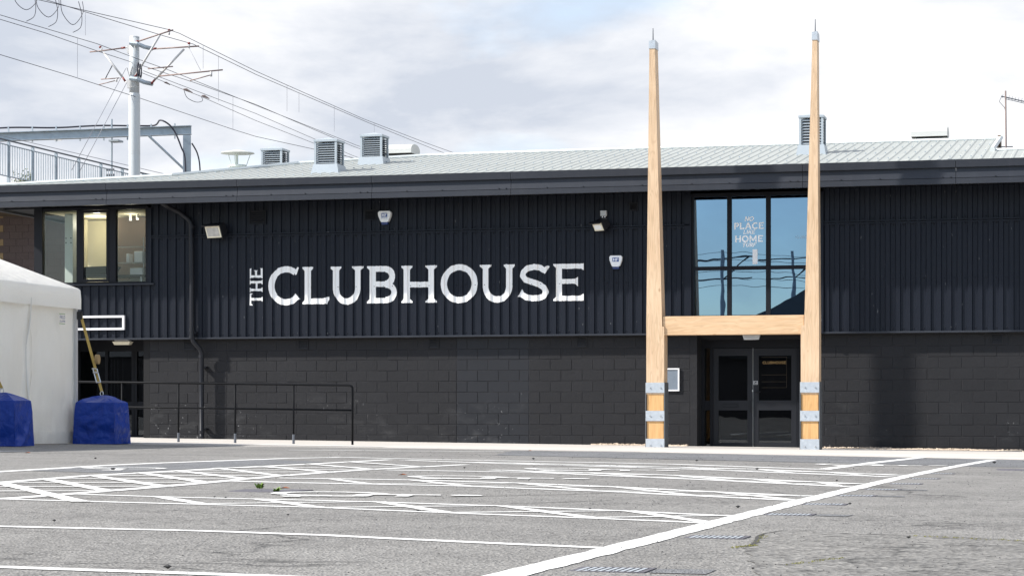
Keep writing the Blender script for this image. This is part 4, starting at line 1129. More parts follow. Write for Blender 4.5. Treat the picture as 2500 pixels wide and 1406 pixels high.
bl = thing('bulkhead_light', 'white ribbed bulkhead light above the entrance doors', 'light', (-6.9, 46.2, 2.12))
m = MB(); m.box(-7.09, -6.74, 46.1, 46.22, 2.205, 2.235); m.build('light_base', 'grey_plastic', bl)
m = MB(); m.hexa([(-7.06, 46.11, 2.125), (-6.77, 46.11, 2.125), (-6.77, 46.21, 2.125), (-7.06, 46.21, 2.125), (-7.085, 46.1, 2.204), (-6.745, 46.1, 2.204), (-6.745, 46.22, 2.204), (-7.085, 46.22, 2.204)]); o = m.build('diffuser', 'white_plastic', bl)
for k in range(14): m = MB(); m.box(-7.05 + k * .021, -7.044 + k * .021, 46.096, 46.1, 2.13, 2.2); m.build('rib', 'grey_plastic', bl)
bl = thing('bulkhead_light', 'dull cream bulkhead light under the soffit of the side entrance', 'light', (-20.75, 46.5, 2.14))
m = MB(); m.hexa([(-20.90, 46.25, 2.13), (-20.56, 46.25, 2.13), (-20.56, 46.4, 2.13), (-20.90, 46.4, 2.13), (-20.94, 46.23, 2.20), (-20.52, 46.23, 2.20), (-20.52, 46.42, 2.20), (-20.94, 46.42, 2.20)]); m.build('diffuser', 'lamp_cream', bl)
m = MB(); m.box(-20.9, -20.56, 46.26, 46.39, 2.201, 2.262); m.build('light_base', 'grey_plastic', bl)

# ================================================================== handrail
RY = 40.7
hr = thing('handrail', 'black tubular steel handrail with two rails on the ramp before the side entrance', 'handrail', (-16, RY, gz(-16, RY)))
def rzv(x): return 1.155 + (-13.58 - x) * .0155
pts = [(-20.2, RY, rzv(-20.2)), (-17, RY, rzv(-17)), (-13.655, RY, rzv(-13.655))] + [(-13.655 + .07 * math.sin(a), RY, rzv(-13.6) - .07 + .07 * math.cos(a)) for a in (R(20), R(40), R(60), R(80))] + [(-13.585, RY, .9), (-13.585, RY, gz(-13.6, RY))]
m = MB(); m.tube(pts, .0215, 10); m.build('top_rail', 'rail_black', hr, smooth=True)
m = MB(); m.tube([(-20.2, RY, rzv(-20.2) - .475), (-13.6, RY, rzv(-13.6) - .465)], .0185, 10); m.build('mid_rail', 'rail_black', hr, smooth=True)
for x in (-14.75, -15.92, -17.07, -18.23, -19.4):
    m = MB(); m.tube([(x, RY, gz(x, RY)), (x, RY, rzv(x) - .01)], .0185, 10); m.build('upright', 'rail_black', hr, smooth=True)
    m = MB(); m.cone((x, RY), .025, .023, gz(x, RY) + .0, gz(x, RY) + .19, 10); m.build('sleeve', 'arm_dark', hr)

# ================================================================== marquee
TX, TY1, TY0 = -17.70, 37.60, 27.6
tent = thing('marquee', 'white fabric marquee with gabled roof standing before the side entrance', 'marquee', (-20.7, 33, gz(-20.7, 33)))
def fold(y, z):
    d = .018 * math.sin(y * 3.1 + .6 * math.sin(z * 1.7)) + .08 * noise.noise(Vector((y * .9, z * .6, 4))) + .03 * noise.noise(Vector((y * 2 + z * 1.4, z * .9, 1))) + .012 * noise.noise(Vector((y * 4, z * 2.5, 9)))
    s_ = math.exp(-((y - 35.75 + .04 * math.sin(z * 3)) / .07) ** 2); d += .11 * s_
    d += .05 * math.exp(-((z - .28) / .1) ** 2) * (.5 + noise.noise(Vector((y * 2, 0, 3))))
    return d
m = MB(); ny, nz = 130, 34
for j in range(nz + 1):
    for i in range(ny + 1):
        y = TY0 + (TY1 - .03 - TY0) * i / ny; z0 = gz(TX, y) + .015; z = z0 + (2.62 - z0) * j / nz
        m.v.append((TX - .07 + fold(y, z), y, z))
m.f = [(j * (ny + 1) + i, j * (ny + 1) + i + 1, (j + 1) * (ny + 1) + i + 1, (j + 1) * (ny + 1) + i) for j in range(nz) for i in range(ny)]
m.build('side_wall', 'tent_fabric', tent, smooth=True)
simple('tent_seam', (0.66, 0.64, 0.60), 0.6, var=.1)
for y_, w_ in ((35.70, .012), (35.82, .009), (32.6, .012), (32.72, .009)):
    m = MB()
    for j in range(nz + 1):
        z0 = gz(TX, y_) + .015; z = z0 + (2.6 - z0) * j / nz
        for dy in (-w_, w_): m.v.append((TX - .07 + max(fold(y_ + dy, z), fold(y_, z)) + .010, y_ + dy, z))
    m.f = [(2 * j, 2 * j + 1, 2 * j + 3, 2 * j + 2) for j in range(nz)]
    m.build('wall_seam', 'tent_seam', tent, smooth=True)
m = MB(); nh = 60
for i in range(nh + 1):
    y_ = TY0 + (TY1 - .04 - TY0) * i / nh; zb = gz(TX, y_) + .01
    for hz, ox in ((0, .045), (.10, .03), (.21, .016)): m.v.append((TX - .07 + fold(y_, zb + hz) + ox + .02 * noise.noise(Vector((y_ * 5, hz * 9, 2))), y_, zb + hz))
m.f = [(3 * i + k, 3 * i + 3 + k, 3 * i + 4 + k, 3 * i + 1 + k) for i in range(nh) for k in range(2)]
m.build('ground_skirt', 'tent_fabric', tent, smooth=True)
m = MB(); m.box(-23.7, TX - .06, TY1 - .04, TY1 - .03, .12, 2.7); m.box(-23.71, -23.70, TY0, TY1, .12, 2.7); m.box(-23.7, TX - .06, TY0 - .01, TY0, .12, 2.7); m.build('end_wall', 'tent_fabric', tent)
m = MB(); n = 40; rows = []
for i in range(n + 1):
    y = TY0 + (TY1 + .06 - TY0) * i / n; s_ = .012 * math.sin(y * 2.6)
    rows.append([(TX + .05 + s_, y, 2.478 + .012 * noise.noise(Vector((y * 2, 1, 1)))), (TX + .045, y, 2.66), (TX + .03, y, 2.82), (TX - .01, y, 2.852), (-19.2, y, 3.39 - .03 * math.sin(math.pi * (i % 10) / 10)), (-20.7, y, 3.93)])
for r in rows: m.v += r
q = len(rows[0]); m.f = [(i * q + k, (i + 1) * q + k, (i + 1) * q + k + 1, i * q + k + 1) for i in range(n) for k in range(q - 1)]
m.build('roof', 'tent_fabric', tent, smooth=True)
m = MB(); m.quad((-20.7, TY0, 3.93), (-20.7, TY1 + .06, 3.93), (-23.75, TY1 + .06, 2.82), (-23.75, TY0, 2.82)); m.build('roof', 'tent_fabric', tent)
m = MB()
for yy in (TY1 + .055, TY0): m.add([(TX + .05, yy, 2.48), (TX - .01, yy, 2.851), (-20.7, yy, 3.929), (-23.75, yy, 2.819), (-23.75, yy, 2.48)], [(0, 1, 2, 3, 4)])
m.build('gable', 'tent_fabric', tent)
m = MB(); m.box(TX - .065, TX - .005, TY1 - .03, TY1 + .03, gz(TX, TY1), 2.5); m.build('corner_leg', 'arm_grey', tent)
m = MB(); m.box(TX + .0, TX + .09, TY1 - .02, TY1 + .03, 2.30, 2.44); m.build('strap_anchor', 'kitchen_dark', tent)
lx = TX + .012
def lab(txt, z, size, mat): font_text('maker_lettering', txt, (lx + .01, 36.95, z), size, SIDE, mat, tent)
lab('FIELD', 2.285, .085, 'label_blue'); lab('& LAWN', 2.225, .055, 'label_blue')
m = MB(); m.box(lx, lx + .006, 36.84, 37.06, 2.365, 2.375); m.box(lx, lx + .006, 36.84, 37.06, 2.195, 2.205); m.build('maker_rule', 'label_green', tent)

# weights with blue covers
def weight(x0, y0, label, seed):
    t = thing('ballast_weight', label, 'ballast weight', (x0 + .375, y0 + .32, gz(x0 + .37, y0 + .3)), 'marquee ballast weights')
    zg = gz(x0 + .37, y0 + .3); N = 14; m = MB(); w, d = .76, .64
    def P_(u, v, hh):
        # u,v in [-1,1]: footprint; hh in [0,1]: height up the side
        f = 1.0 + .05 * (1 - hh) + .02 * math.sin(hh * 3.1)
        x = x0 + w / 2 + u * w / 2 * f; y = y0 + d / 2 + v * d / 2 * f; z = zg + hh * .73
        nn = Vector((x * 3.1 + seed, y * 3.1, z * 3.1)); k = .030 * noise.noise(nn) + .018 * noise.noise(nn * 2.7)
        # drapes pulled from the top corners
        k += .012 * math.sin((u + v) * 9 + hh * 4)
        return (x + u * k, y + v * k, z + (.004 if hh == 0 else 0))
    N, H_ = 22, 20
    def crump(x, y, z):
        q = Vector((x * 2.3 + seed, y * 2.3, z * 2.3)); r1 = 1 - abs(noise.noise(q)) * 2; r2 = 1 - abs(noise.noise(q * 2.3 + Vector((4, 1, 7)))) * 2
        return .055 * r1 + .03 * r2 - .035
    for c0, c1 in (((-1, -1), (1, -1)), ((1, -1), (1, 1)), ((1, 1), (-1, 1)), ((-1, 1), (-1, -1))):
        b0 = len(m.v); nx, ny = (c0[0] + c1[0]) / 2, (c0[1] + c1[1]) / 2
        for j in range(H_ + 1):
            hh = j / H_
            for i in range(N + 1):
                f_ = i / N; u = c0[0] + (c1[0] - c0[0]) * f_; v = c0[1] + (c1[1] - c0[1]) * f_
                fl = 1.0 + .06 * (1 - hh) ** 2 - .05 * hh ** 6
                x = x0 + w / 2 + u * w / 2 * fl; y = y0 + d / 2 + v * d / 2 * fl; z = zg + .004 + hh * .73
                k = crump(x, y, z) * min(1, 4 * f_ * (1 - f_) + .15) * (.35 + .65 * math.sin(math.pi * min(1, hh + .2)) ** .5 if hh < .98 else .2)
                m.v.append((x + nx * k, y + ny * k, z - (.02 * noise.noise(Vector((u * 2, v * 2, seed))) if j == 0 else 0) * 0))
        m.f += [(b0 + j * (N + 1) + i, b0 + j * (N + 1) + i + 1, b0 + (j + 1) * (N + 1) + i + 1, b0 + (j + 1) * (N + 1) + i) for j in range(H_) for i in range(N)]
        b0 = len(m.v); K = 8
        for k in range(K + 1):
            s_ = 1 - k / K
            for i in range(N + 1):
                f_ = i / N; u = c0[0] + (c1[0] - c0[0]) * f_; v = c0[1] + (c1[1] - c0[1]) * f_
                x = x0 + w / 2 + u * w / 2 * s_ * .95; y = y0 + d / 2 + v * d / 2 * s_ * .95
                m.v.append((x, y, zg + .734 + .13 * (1 - s_ ** 1.7) + (crump(x, y, 9) * .5 * (1 - s_) * s_ * 3 - .035 * math.cos(math.pi * (f_ - .5)) * s_ * (1 - s_) * 3)))
        m.f += [(b0 + j * (N + 1) + i, b0 + j * (N + 1) + i + 1, b0 + (j + 1) * (N + 1) + i + 1, b0 + (j + 1) * (N + 1) + i) for j in range(K) for i in range(N)]
    o = m.build('cover', 'blue_tarpaulin', t, smooth=True)
    return t, Vector((x0 + w / 2, y0 + d / 2, zg + .865))
def strap(a, top, label, grp):
    t = thing('ratchet_strap', label, 'strap', tuple(a), grp)
    a = a + Vector((0, 0, .06)); d = (top - a)
    side = Vector((1, 0, 0)).cross(d).cross(d).normalized() * -1; side = Vector((.9, .1, .25)).normalized() * .024
    m = MB(); m.hexa([tuple(a - side), tuple(a + side), tuple(a + side + Vector((0, .006, 0))), tuple(a - side + Vector((0, .006, 0))), tuple(top - side), tuple(top + side), tuple(top + side + Vector((0, .006, 0))), tuple(top - side + Vector((0, .006, 0)))]); m.build('webbing', 'yellow_strap', t)
    p = a + d * .36
    m = MB(); m.cone((0, 0), .085, .085, 0, .055, 20); m.v = [(p.x + .06 + q[2] * 1.1, p.y - .05 + q[0] * .75, p.z + .07 + q[1]) for q in m.v]; m.build('webbing_roll', 'strap_brown', t, label='coiled spare webbing')
    m = MB(); m.cone((0, 0), .078, .088, 0, .05, 20); m.v = [(p.x + .065 + .058 - q[2] * .9, p.y - .055 + q[0] * .75, p.z + .07 + q[1]) for q in m.v]
    p = a + d * .21
    m = MB(); u = d.normalized()
    for s_ in (-.038, .038): m.tube([tuple(p - u * .13 + Vector((s_, -.02, 0))), tuple(p + u * .12 + Vector((s_, -.02, 0)))], .011, 6)
    m.tube([tuple(p - u * .13 + Vector((-.04, -.03, 0))), tuple(p - u * .13 + Vector((.04, -.03, 0)))], .014, 8); m.tube([tuple(p + u * .05 + Vector((-.045, -.03, 0))), tuple(p + u * .05 + Vector((.045, -.03, 0)))], .02, 8); m.tube([tuple(p + u * .12 + Vector((-.04, -.05, 0))), tuple(p + u * .12 + Vector((.04, -.05, 0)))], .012, 8)
    m.build('ratchet', 'chrome', t)
    m = MB(); c = a + Vector((0, 0, -.03)); m.tube([tuple(c + Vector((.03 * math.cos(k * .7), 0, .04 * math.sin(k * .7)))) for k in range(10)], .008, 6); m.build('shackle', 'chrome', t)
t1, tp1 = weight(-17.62, 37.30, 'square ballast weight under crumpled blue cover at the marquee corner by the handrail', 1.0)
t2, tp2 = weight(-17.60, 33.45, 'square ballast weight under smooth blue cover against the marquee side wall', 5.0)
strap(tp1, Vector((TX + .05, TY1, 2.42)), 'yellow ratchet strap from marquee corner down to the blue weight by the handrail', 'marquee straps')
strap(tp2, Vector((TX + .05, 33.2, 2.46)), 'yellow ratchet strap from marquee side down to the weight against its wall', 'marquee straps')

# ================================================================== ground details
def grate(cx, cy, w, d, label, mats):
    zg = gz(cx, cy); t = thing('drain_grate', label, 'drain grate', (cx, cy, zg), 'drain gratings beside the boundary line')
    m = MB(); x0, x1, y0, y1 = cx - w / 2, cx + w / 2, cy - d / 2, cy + d / 2; z1 = zg + .0035
    for a, b, c, e in ((x0, x1, y0, y0 + .02), (x0, x1, y1 - .02, y1), (x0, x0 + .02, y0 + .02, y1 - .02), (x1 - .02, x1, y0 + .02, y1 - .02)): m.box(a, b, c, e, zg - .02, z1)
    m.build('frame', 'iron_cover', t)
    m = MB(); m.box(x0 + .02, x1 - .02, y0 + .02, y1 - .02, zg + .0008, zg + .0014); m.build('sump', 'void', t)
    n = 9; bw = (w - .04) / n
    for k in range(n):
        m = MB(); a = x0 + .02 + k * bw; m.hexa([(a, y0 + .02, zg + .002), (a + bw * .62, y0 + .02, zg + .002), (a + bw * .62, y1 - .02, zg + .002), (a, y1 - .02, zg + .002), (a + .002, y0 + .02, zg + .0032), (a + bw * .6, y0 + .02, zg + .0032), (a + bw * .6, y1 - .02, zg + .0032), (a + .002, y1 - .02, zg + .0032)]); m.build('bar', 'galvanised', t)
for i, (x, y) in enumerate(((-1.86, 8.78), (-1.88, 11.4), (-1.90, 14.3), (-1.90, 16.15), (-1.88, 18.1), (-1.84, 19.85), (-1.80, 21.75), (-1.78, 23.8), (-1.78, 26.2))):
    grate(x, y, .30, .26, 'slotted drain grating beside the thick white boundary line, ' + ('ninth eighth seventh sixth fifth fourth third second first'.split()[i]) + ' from the pavement', 0)
    if i in (0, 2, 4, 5): patch('tarmac_patch', [(x + .16, y - .12), (x + .38, y - .1), (x + .36, y + .12), (x + .16, y + .14)], 'asphalt_new', .003)
def cover(cx, cy, w, d, label):
    zg = gz(cx, cy); t = thing('access_cover', label, 'access cover', (cx, cy, zg)); m = MB()
    m.cbox(cx - w / 2, cx + w / 2, cy - d / 2, cy + d / 2, zg - .02, zg + .003, .001); m.build('frame', 'iron_cover', t)
    m = MB(); m.cbox(cx - w / 2 + .04, cx + w / 2 - .04, cy - d / 2 + .04, cy + d / 2 - .04, zg, zg + .0045, .001); m.build('lid', 'iron_cover', t)
cover(-6.2, 16.5, .55, .6, 'rusty iron access cover with weeds at its edge'); cover(-1.05, 28.9, .5, .9, 'reddish iron access cover in the open tarmac near the pavement')
def weed(cx, cy, n, h, label, mats, seed):
    rnd = random.Random(seed); zg = gz(cx, cy); t = thing('weed', label, 'weed', (cx, cy, zg))
    for mat, cnt in mats:
        m = MB()
        for k in range(cnt):
            a = rnd.uniform(0, 6.28); l = h * rnd.uniform(.5, 1.1); el = rnd.uniform(.5, 1.3); wd_ = l * .16
            b = Vector((cx + rnd.uniform(-.02, .02), cy + rnd.uniform(-.02, .02), zg)); d = Vector((math.cos(a) * math.cos(el), math.sin(a) * math.cos(el), math.sin(el))); s_ = Vector((-math.sin(a), math.cos(a), 0)) * wd_
            p1 = b + d * l * .35; p2 = b + d * l * .7 + Vector((0, 0, -.1 * l)); p3 = b + d * l + Vector((0, 0, -.25 * l))
            m.add([b, p1 - s_, p1 + s_, p2 - s_ * .8, p2 + s_ * .8, p3], [(0, 1, 2), (1, 3, 4, 2), (3, 5, 4)])
        m.build('leaves', mat, t)
weed(-6.42, 16.95, 0, .08, 'bright green weed with reddish tips growing by the rusty access cover', (('leaf', 20), ('leaf_red', 3)), 1)
weed(-6.05, 16.3, 0, .06, 'low pale green weed growing along the access cover edge', (('leaf', 14),), 2)
# moss in cracks, leaf litter
rnd = random.Random(3); m = MB()
def bit(x, y, s, mm):
    z = gz(x, y) + .003; a = rnd.uniform(0, 6)
    mm.add([(x + s * math.cos(a + k * 2.1), y + s * 1.6 * math.sin(a + k * 2.1), z) for k in range(3)] + [(x, y, z + s * rnd.uniform(.3, .9))], [(0, 1, 3), (1, 2, 3), (2, 0, 3)])
for (xa, ya), (xb, yb), n in (((-1.66, 10.5), (-1.58, 10.75), 80), ((-1.62, 10.9), (-1.69, 11.8), 40), ((-1.0, 12.0), (-.3, 11.7), 70), ((-1.25, 9.4), (-1.1, 9.9), 60), ((-.9, 8.3), (-.4, 8.2), 40)):
    for k in range(n):
        f = rnd.random(); bit(xa + (xb - xa) * f + rnd.gauss(0, .012), ya + (yb - ya) * f + rnd.gauss(0, .03), rnd.uniform(.003, .008), m)
tag(m.build('moss', 'moss', kind='stuff'), 'yellow green moss growing in the tarmac cracks', 'moss')
# pale pebbles along the wall foot
m = MB()
ico = [(0, 0, 1), (.89, 0, .2), (.28, .85, .2), (-.72, .53, .2), (-.72, -.53, .2), (.28, -.85, .2), (0, 0, -.6)]
fi = [(0, 1, 2), (0, 2, 3), (0, 3, 4), (0, 4, 5), (0, 5, 1), (6, 2, 1), (6, 3, 2), (6, 4, 3), (6, 5, 4), (6, 1, 5)]
for (xa, xb, n, w) in ((-5.45, -.9, 1500, .34), (-10.2, -8.64, 330, .18), (-8.62, -8.2, 120, .2)):
    for k in range(n):
        x = rnd.uniform(xa, xb); y = P - .02 - abs(rnd.gauss(0, w * .5)); s = rnd.uniform(.012, .026); hb = .05 * max(0, 1 - (P - y) / w) * (.6 + .6 * noise.noise(Vector((x * 1.2, 0, 0))))
        z = gz(x, y) + .012 + rnd.uniform(0, 1) * max(0, hb); a = rnd.uniform(0, 6.3); ca, sa = math.cos(a) * s, math.sin(a) * s
        m.add([(x + p[0] * ca - p[1] * sa, y + p[0] * sa + p[1] * ca, z + p[2] * s * .75) for p in ico], fi)
tag(m.build('gravel', 'gravel', kind='stuff'), 'pale pebbles lying along the foot of the block wall', 'gravel')
# loose dark stones
stones = [(-2.36, 15.15, .035), (-3.44, 8.1, .032), (-1.73, 16.2, .03), (-.96, 11.75, .022), (-5.44, 11.27, .026), (-1.2, 7.6, .025), (-1.5, 33, .06), (-6.0, 14.95, .02), (-5.9, 14.9, .02), (-4.1, 13.55, .022), (-3.9, 26.5, .04), (-12, 26, .04), (-7.5, 30.2, .05), (-5.4, 31, .04), (-9.6, 21.2, .05), (-3.2, 14.4, .02), (-4.6, 12.6, .018), (-6.9, 24.6, .03), (-1.35, 9.05, .015), (-2.5, 22.2, .03)]
for k, (x, y, s) in enumerate(stones):
    s *= .55; m = MB(); rr = random.Random(k); m.add([(p[0] * s * rr.uniform(.8, 1.7), p[1] * s * rr.uniform(.7, 1.2), (min(p[2], .55 + .2 * rr.random()) + .55) * s * .8) for p in ico], fi)
    o = m.build('stone', 'stone_black'); o.location = (x, y, gz(x, y) + .002); tag(o, 'small dark loose stone lying on the tarmac', 'stone', 'loose stones on the car park')
# scattered fine grit, thousands of crumbs
m = MB()
for k in range(1500):
    y = 7.5 + 28 * rnd.random() ** 1.5; x = rnd.uniform(-.62 * y * .5 - 1.2, -.02 * y + .6); s = rnd.uniform(.0012, .0035) * (1 + y / 14)
    z = gz(x, y) + .003; a = rnd.uniform(0, 6)
    m.add([(x + s * math.cos(a + j * 2.1), y + s * math.sin(a + j * 2.1), z) for j in range(3)] + [(x, y, z + s * .8)], [(0, 1, 3), (1, 2, 3), (2, 0, 3)])
tag(m.build('grit', 'stone_black', kind='stuff'), 'fine dark grit scattered over the tarmac', 'grit')
# fallen leaves
for k, (x, y) in enumerate(((-6.6, 21.3), (-9.3, 37.2), (-14.2, 28.6), (-6.2, 16.9))):
    m = MB(); z = gz(x, y) + .006; m.add([(x - .05, y, z), (x, y - .03, z + .012), (x + .05, y, z + .004), (x, y + .03, z + .015)], [(0, 1, 2), (0, 2, 3)])
    o = m.build('fallen_leaf', 'leaf_red'); setorigin(o); tag(o, 'dry orange fallen leaf lying on the tarmac', 'leaf', 'fallen leaves')

# ================================================================== tramway behind the building
mx, my = -29.89, 67.68
mast = thing('catenary_mast', 'tall white tubular tram mast carrying overhead wire arms behind the roof', 'mast', (mx, my, 0))
def wz(px, py): # picture measure of the mast plane
    return (mx + (px - 328) / 77.4, my, .6 + (1013 - py) * .01304)
m = MB(); m.cone((mx, my), .19, .182, .0, 10.75, 20, False); m.cone((mx, my), .182, .160, 10.75, 10.83, 20, False); m.cone((mx, my), .160, .155, 10.83, 12.60, 20); m.build('pole', 'mast_white', mast, smooth=True)
m = MB(); m.cone((mx, my), .162, .15, 12.6, 12.63, 20); m.build('pole_cap', 'mast_white', mast)
for z in (8.9, 8.97, 11.02): m = MB(); m.cone((mx, my), .187 if z < 10.8 else .165, .187 if z < 10.8 else .165, z, z + .012, 20); m.build('band', 'arm_grey', mast)
def arm(name, pts, r, mat, dy=0):
    m = MB(); m.tube([(p[0], p[1] + dy, p[2]) for p in pts], r, 7); return m.build(name, mat, mast, smooth=True)
Y = lambda px, py, dy=0: (wz(px, py)[0], my + dy, wz(px, py)[2])
# left cantilever
arm('cantilever_tube', [Y(209, 123), Y(247, 121), Y(296, 117)], .024, 'arm_brown'); arm('insulator', [Y(294, 117), Y(304, 116)], .034, 'insulator_red')
arm('cantilever_tube', [Y(246, 126), Y(297, 189)], .034, 'arm_grey'); arm('insulator', [Y(297, 189), Y(304, 199)], .034, 'insulator_red'); arm('bracket', [Y(304, 199), Y(312, 205)], .03, 'arm_grey'); arm('bracket', [Y(304, 116), Y(313, 116)], .025, 'arm_grey')
m = MB(); m.box(mx - .23, mx - .14, my - .05, my + .05, 12.1, 12.36); m.box(mx - .23, mx - .14, my - .05, my + .05, 11.0, 11.27); m.build('mounting_plate', 'arm_grey', mast)
arm('insulator', [Y(237, 110), Y(237, 115)], .04, 'insulator_red'); arm('clamp', [Y(240, 114), Y(241, 124)], .03, 'arm_grey')
arm('registration_arm', [Y(239, 191), Y(288, 190)], .018, 'arm_brown'); arm('registration_arm', [Y(234, 204), Y(276, 196)], .016, 'arm_brown'); arm('strut', [Y(251, 190), Y(255, 182), Y(270, 157)], .016, 'wire_dark'); arm('clamp', [Y(281, 191), Y(280, 199)], .03, 'arm_grey')
# right cantilevers on steel brackets
for py0, py1 in ((108, 119), (194, 205)):
    m = MB(); a, b = Y(323, py0, -.18), Y(368, py1, .2)
    m.tube([a, (a[0] + .25, my - .2, a[2] - .04), Y(358, py1 - 1, -.1), b], .075, 6); m.build('steel_bracket', 'galv_blue', mast)
arm('cantilever_tube', [Y(345, 105, -.2), Y(401, 90, -.2), Y(437, 81, -.2)], .025, 'arm_brown'); arm('insulator', [Y(336, 107, -.2), Y(346, 104, -.2)], .034, 'insulator_red')
arm('cantilever_tube', [Y(338, 188, -.2), Y(402, 92, -.2)], .034, 'arm_grey'); arm('insulator', [Y(336, 192, -.2), Y(342, 182, -.2)], .034, 'insulator_red')
arm('cantilever_tube', [Y(381, 121, .1), Y(495, 119, .1)], .025, 'arm_brown'); arm('insulator', [Y(372, 121, .1), Y(383, 120, .1)], .034, 'insulator_red')
arm('cantilever_tube', [Y(378, 197, .1), Y(456, 125, .1)], .034, 'arm_grey'); arm('insulator', [Y(369, 206, .1), Y(380, 195, .1)], .034, 'insulator_red')
for px, py in ((420, 76), (472, 110)): arm('insulator', [Y(px, py), Y(px, py + 5)], .042, 'insulator_red'); arm('clamp', [Y(px, py + 4), Y(px, py + 14)], .03, 'arm_grey')
arm('registration_arm', [Y(364, 170), Y(430, 167)], .02, 'arm_brown'); arm('registration_arm', [Y(395, 189), Y(560, 180)], .024, 'arm_brown'); arm('registration_arm', [Y(475, 203), Y(530, 191)], .018, 'arm_brown'); arm('clamp', [Y(530, 183), Y(530, 195)], .035, 'arm_grey')
arm('tie', [Y(472, 123), Y(503, 180)], .006, 'wire_pale')
m = MB(); m.tube([(mx + .22 + .0, my - .2 + .0 + .12 * math.cos(k * .63) * .6, 11.55 + .22 * math.sin(k * .63)) for k in range(11)], .02, 6); m.tube([(mx + .3, my - .2 + .12 * math.cos(k * .63) * .6, 11.5 + .22 * math.sin(k * .63)) for k in range(11)], .02, 6); m.build('tension_wheel', 'wire_dark', mast)
arm('back_stay', [Y(315, 168, -.2), Y(322, 190, -.2), Y(330, 166, -.2)], .012, 'wire_dark')
for a, b in (((312, 170), (215, 425)), ((314, 205), (235, 430))): arm('guy_wire', [Y(*a, -.2), (Y(*b)[0], my - 1.5, Y(*b)[2])], .009, 'wire_pale')

# overhead wires run along the track, straight back from left of the camera
def wire(pts, r, label, drops=()):
    t = thing('overhead_wire', label, 'wire', pts[0], 'tramway overhead wires')
    m = MB(); m.tube(pts, r, 5); m.build('conductor', 'wire_dark', t)
    for (x, y, za, zb) in drops:
        m = MB(); m.tube([(x, y, za), (x, y, zb)], .006, 4); m.build('dropper', 'wire_pale', t)
    return t
wire([(-30.6, 44, 12.75), (-29.87, 60.8, 12.6), (-28.3, 66.6, 12.62), (-28.19, 67.3, 12.6), (-28.58, 75, 12.55), (-28.7, 78.5, 12.55), (-29.1, 88.5, 12.6), (-29, 97, 12.6), (-28.84, 102, 12.6), (-28.6, 120, 12.7)], .0105, 'highest overhead tram wire, carried by the topmost red insulator of the white mast', [(-29.4, 63.0, 12.58, 11.9), (-28.25, 69.4, 12.57, 11.8), (-28.7, 78.5, 12.55, 11.6), (-28.95, 84.5, 12.57, 11.6), (-29.1, 90.0, 12.6, 11.9)])
wire([(-30.2, 44, 12.4), (-29.17, 59.8, 12.4), (-28.38, 66.5, 12.4), (-28.1, 68.2, 12.4), (-28.5, 74.9, 12.4), (-28.8, 88.3, 12.4), (-28.85, 97.9, 12.4), (-28.8, 118, 12.5)], .0105, 'overhead tram wire just under the highest one, over the long right arm', [(-28.2, 70.6, 12.4, 10.9), (-28.6, 79.5, 12.4, 11.7)])
wire([(-30.4, 44, 12.0), (-30.1, 58.9, 11.85), (-29.72, 64.5, 11.9), (-29.61, 67.6, 11.85), (-29.58, 69.9, 11.85), (-29.88, 78.5, 11.85), (-30.23, 91, 11.85), (-30.4, 120, 11.9)], .010, 'overhead tram wire held by the red insulator on the left arm of the mast', [(-29.75, 63.2, 11.88, 10.7), (-29.85, 76.1, 11.85, 10.7)])
wire([(-30.5, 44, 11.8), (-30.3, 59.3, 11.8), (-30.09, 61.8, 11.8), (-30.04, 65.3, 11.8), (-29.9, 68.1, 11.8), (-29.72, 72.3, 11.8), (-29.67, 77.9, 11.8), (-30.35, 90.9, 11.8), (-30.5, 120, 11.8)], .010, 'overhead tram wire running just below the left arm insulator wire')
wire([(-30.1, 44, 10.7), (-30.0, 58.7, 10.7), (-29.84, 63.0, 10.7), (-29.8, 67.9, 10.7), (-29.87, 76.1, 10.7), (-29.83, 78.3, 10.7), (-28.6, 85.6, 10.7), (-27.8, 120, 10.7)], .010, 'lowest overhead tram wire, passing the mast below its lower bracket')
wire([(-29.5, 67.5, 11.5), (-29.74, 78.1, 11.5), (-30.61, 91.7, 11.5), (-31, 120, 11.5)], .009, 'short overhead tram wire starting at the tension wheel on the mast')
tw = wire([(-29.5, 67.4, 11.42), (-29.62, 70.9, 11.4), (-29.68, 72.6, 11.4), (-30.17, 79.2, 11.4), (-30.64, 91.2, 11.4), (-31, 120, 11.4)], .009, 'tensioned overhead wire with a chain of dark insulators right of the white mast')
for y, l, r in ((69.4, .5, .035), (71.0, .8, .05), (72.6, .7, .045)):
    m = MB(); m.tube([(-29.6, y, 11.4), (-29.6, y + l * .3, 11.42), (-29.62, y + l, 11.4)], [r * .4, r, r * .4], 8); m.build('insulator', 'arm_brown', tw)
m = MB(); m.tube(curve([(-29.62, 71.1, 11.38), (-29.55, 71.2, 11.15), (-29.4, 71.6, 11.05), (-29.5, 72.4, 11.2), (-29.65, 72.7, 11.38)]), .010, 6); m.build('jumper_loop', 'wire_dark', tw)
# jumper loops hanging near the left edge of the wires
for k, (x, y) in enumerate(((-29.75, 59.9), (-29.55, 60.9), (-29.3, 62.0))):
    m = MB(); m.tube(curve([(x - .28, y - .3, 12.75), (x - .24, y - .25, 12.35), (x, y - .05, 12.14 - .05 * k), (x + .24, y + .1, 12.4), (x + .2, y + .15, 12.75)]), .010, 6)
    m.tube(curve([(x + .1, y + .1, 12.75), (x + .16, y + .2, 12.35), (x + .12, y + .2, 12.0), (x - .08, y + .1, 11.84)]), .010, 6)
    o = m.build('jumper_cable', 'wire_dark', smooth=True); setorigin(o); tag(o, 'dark looped jumper cable hanging between the overhead tram wires', 'cable', 'jumper cables on the overhead wires')

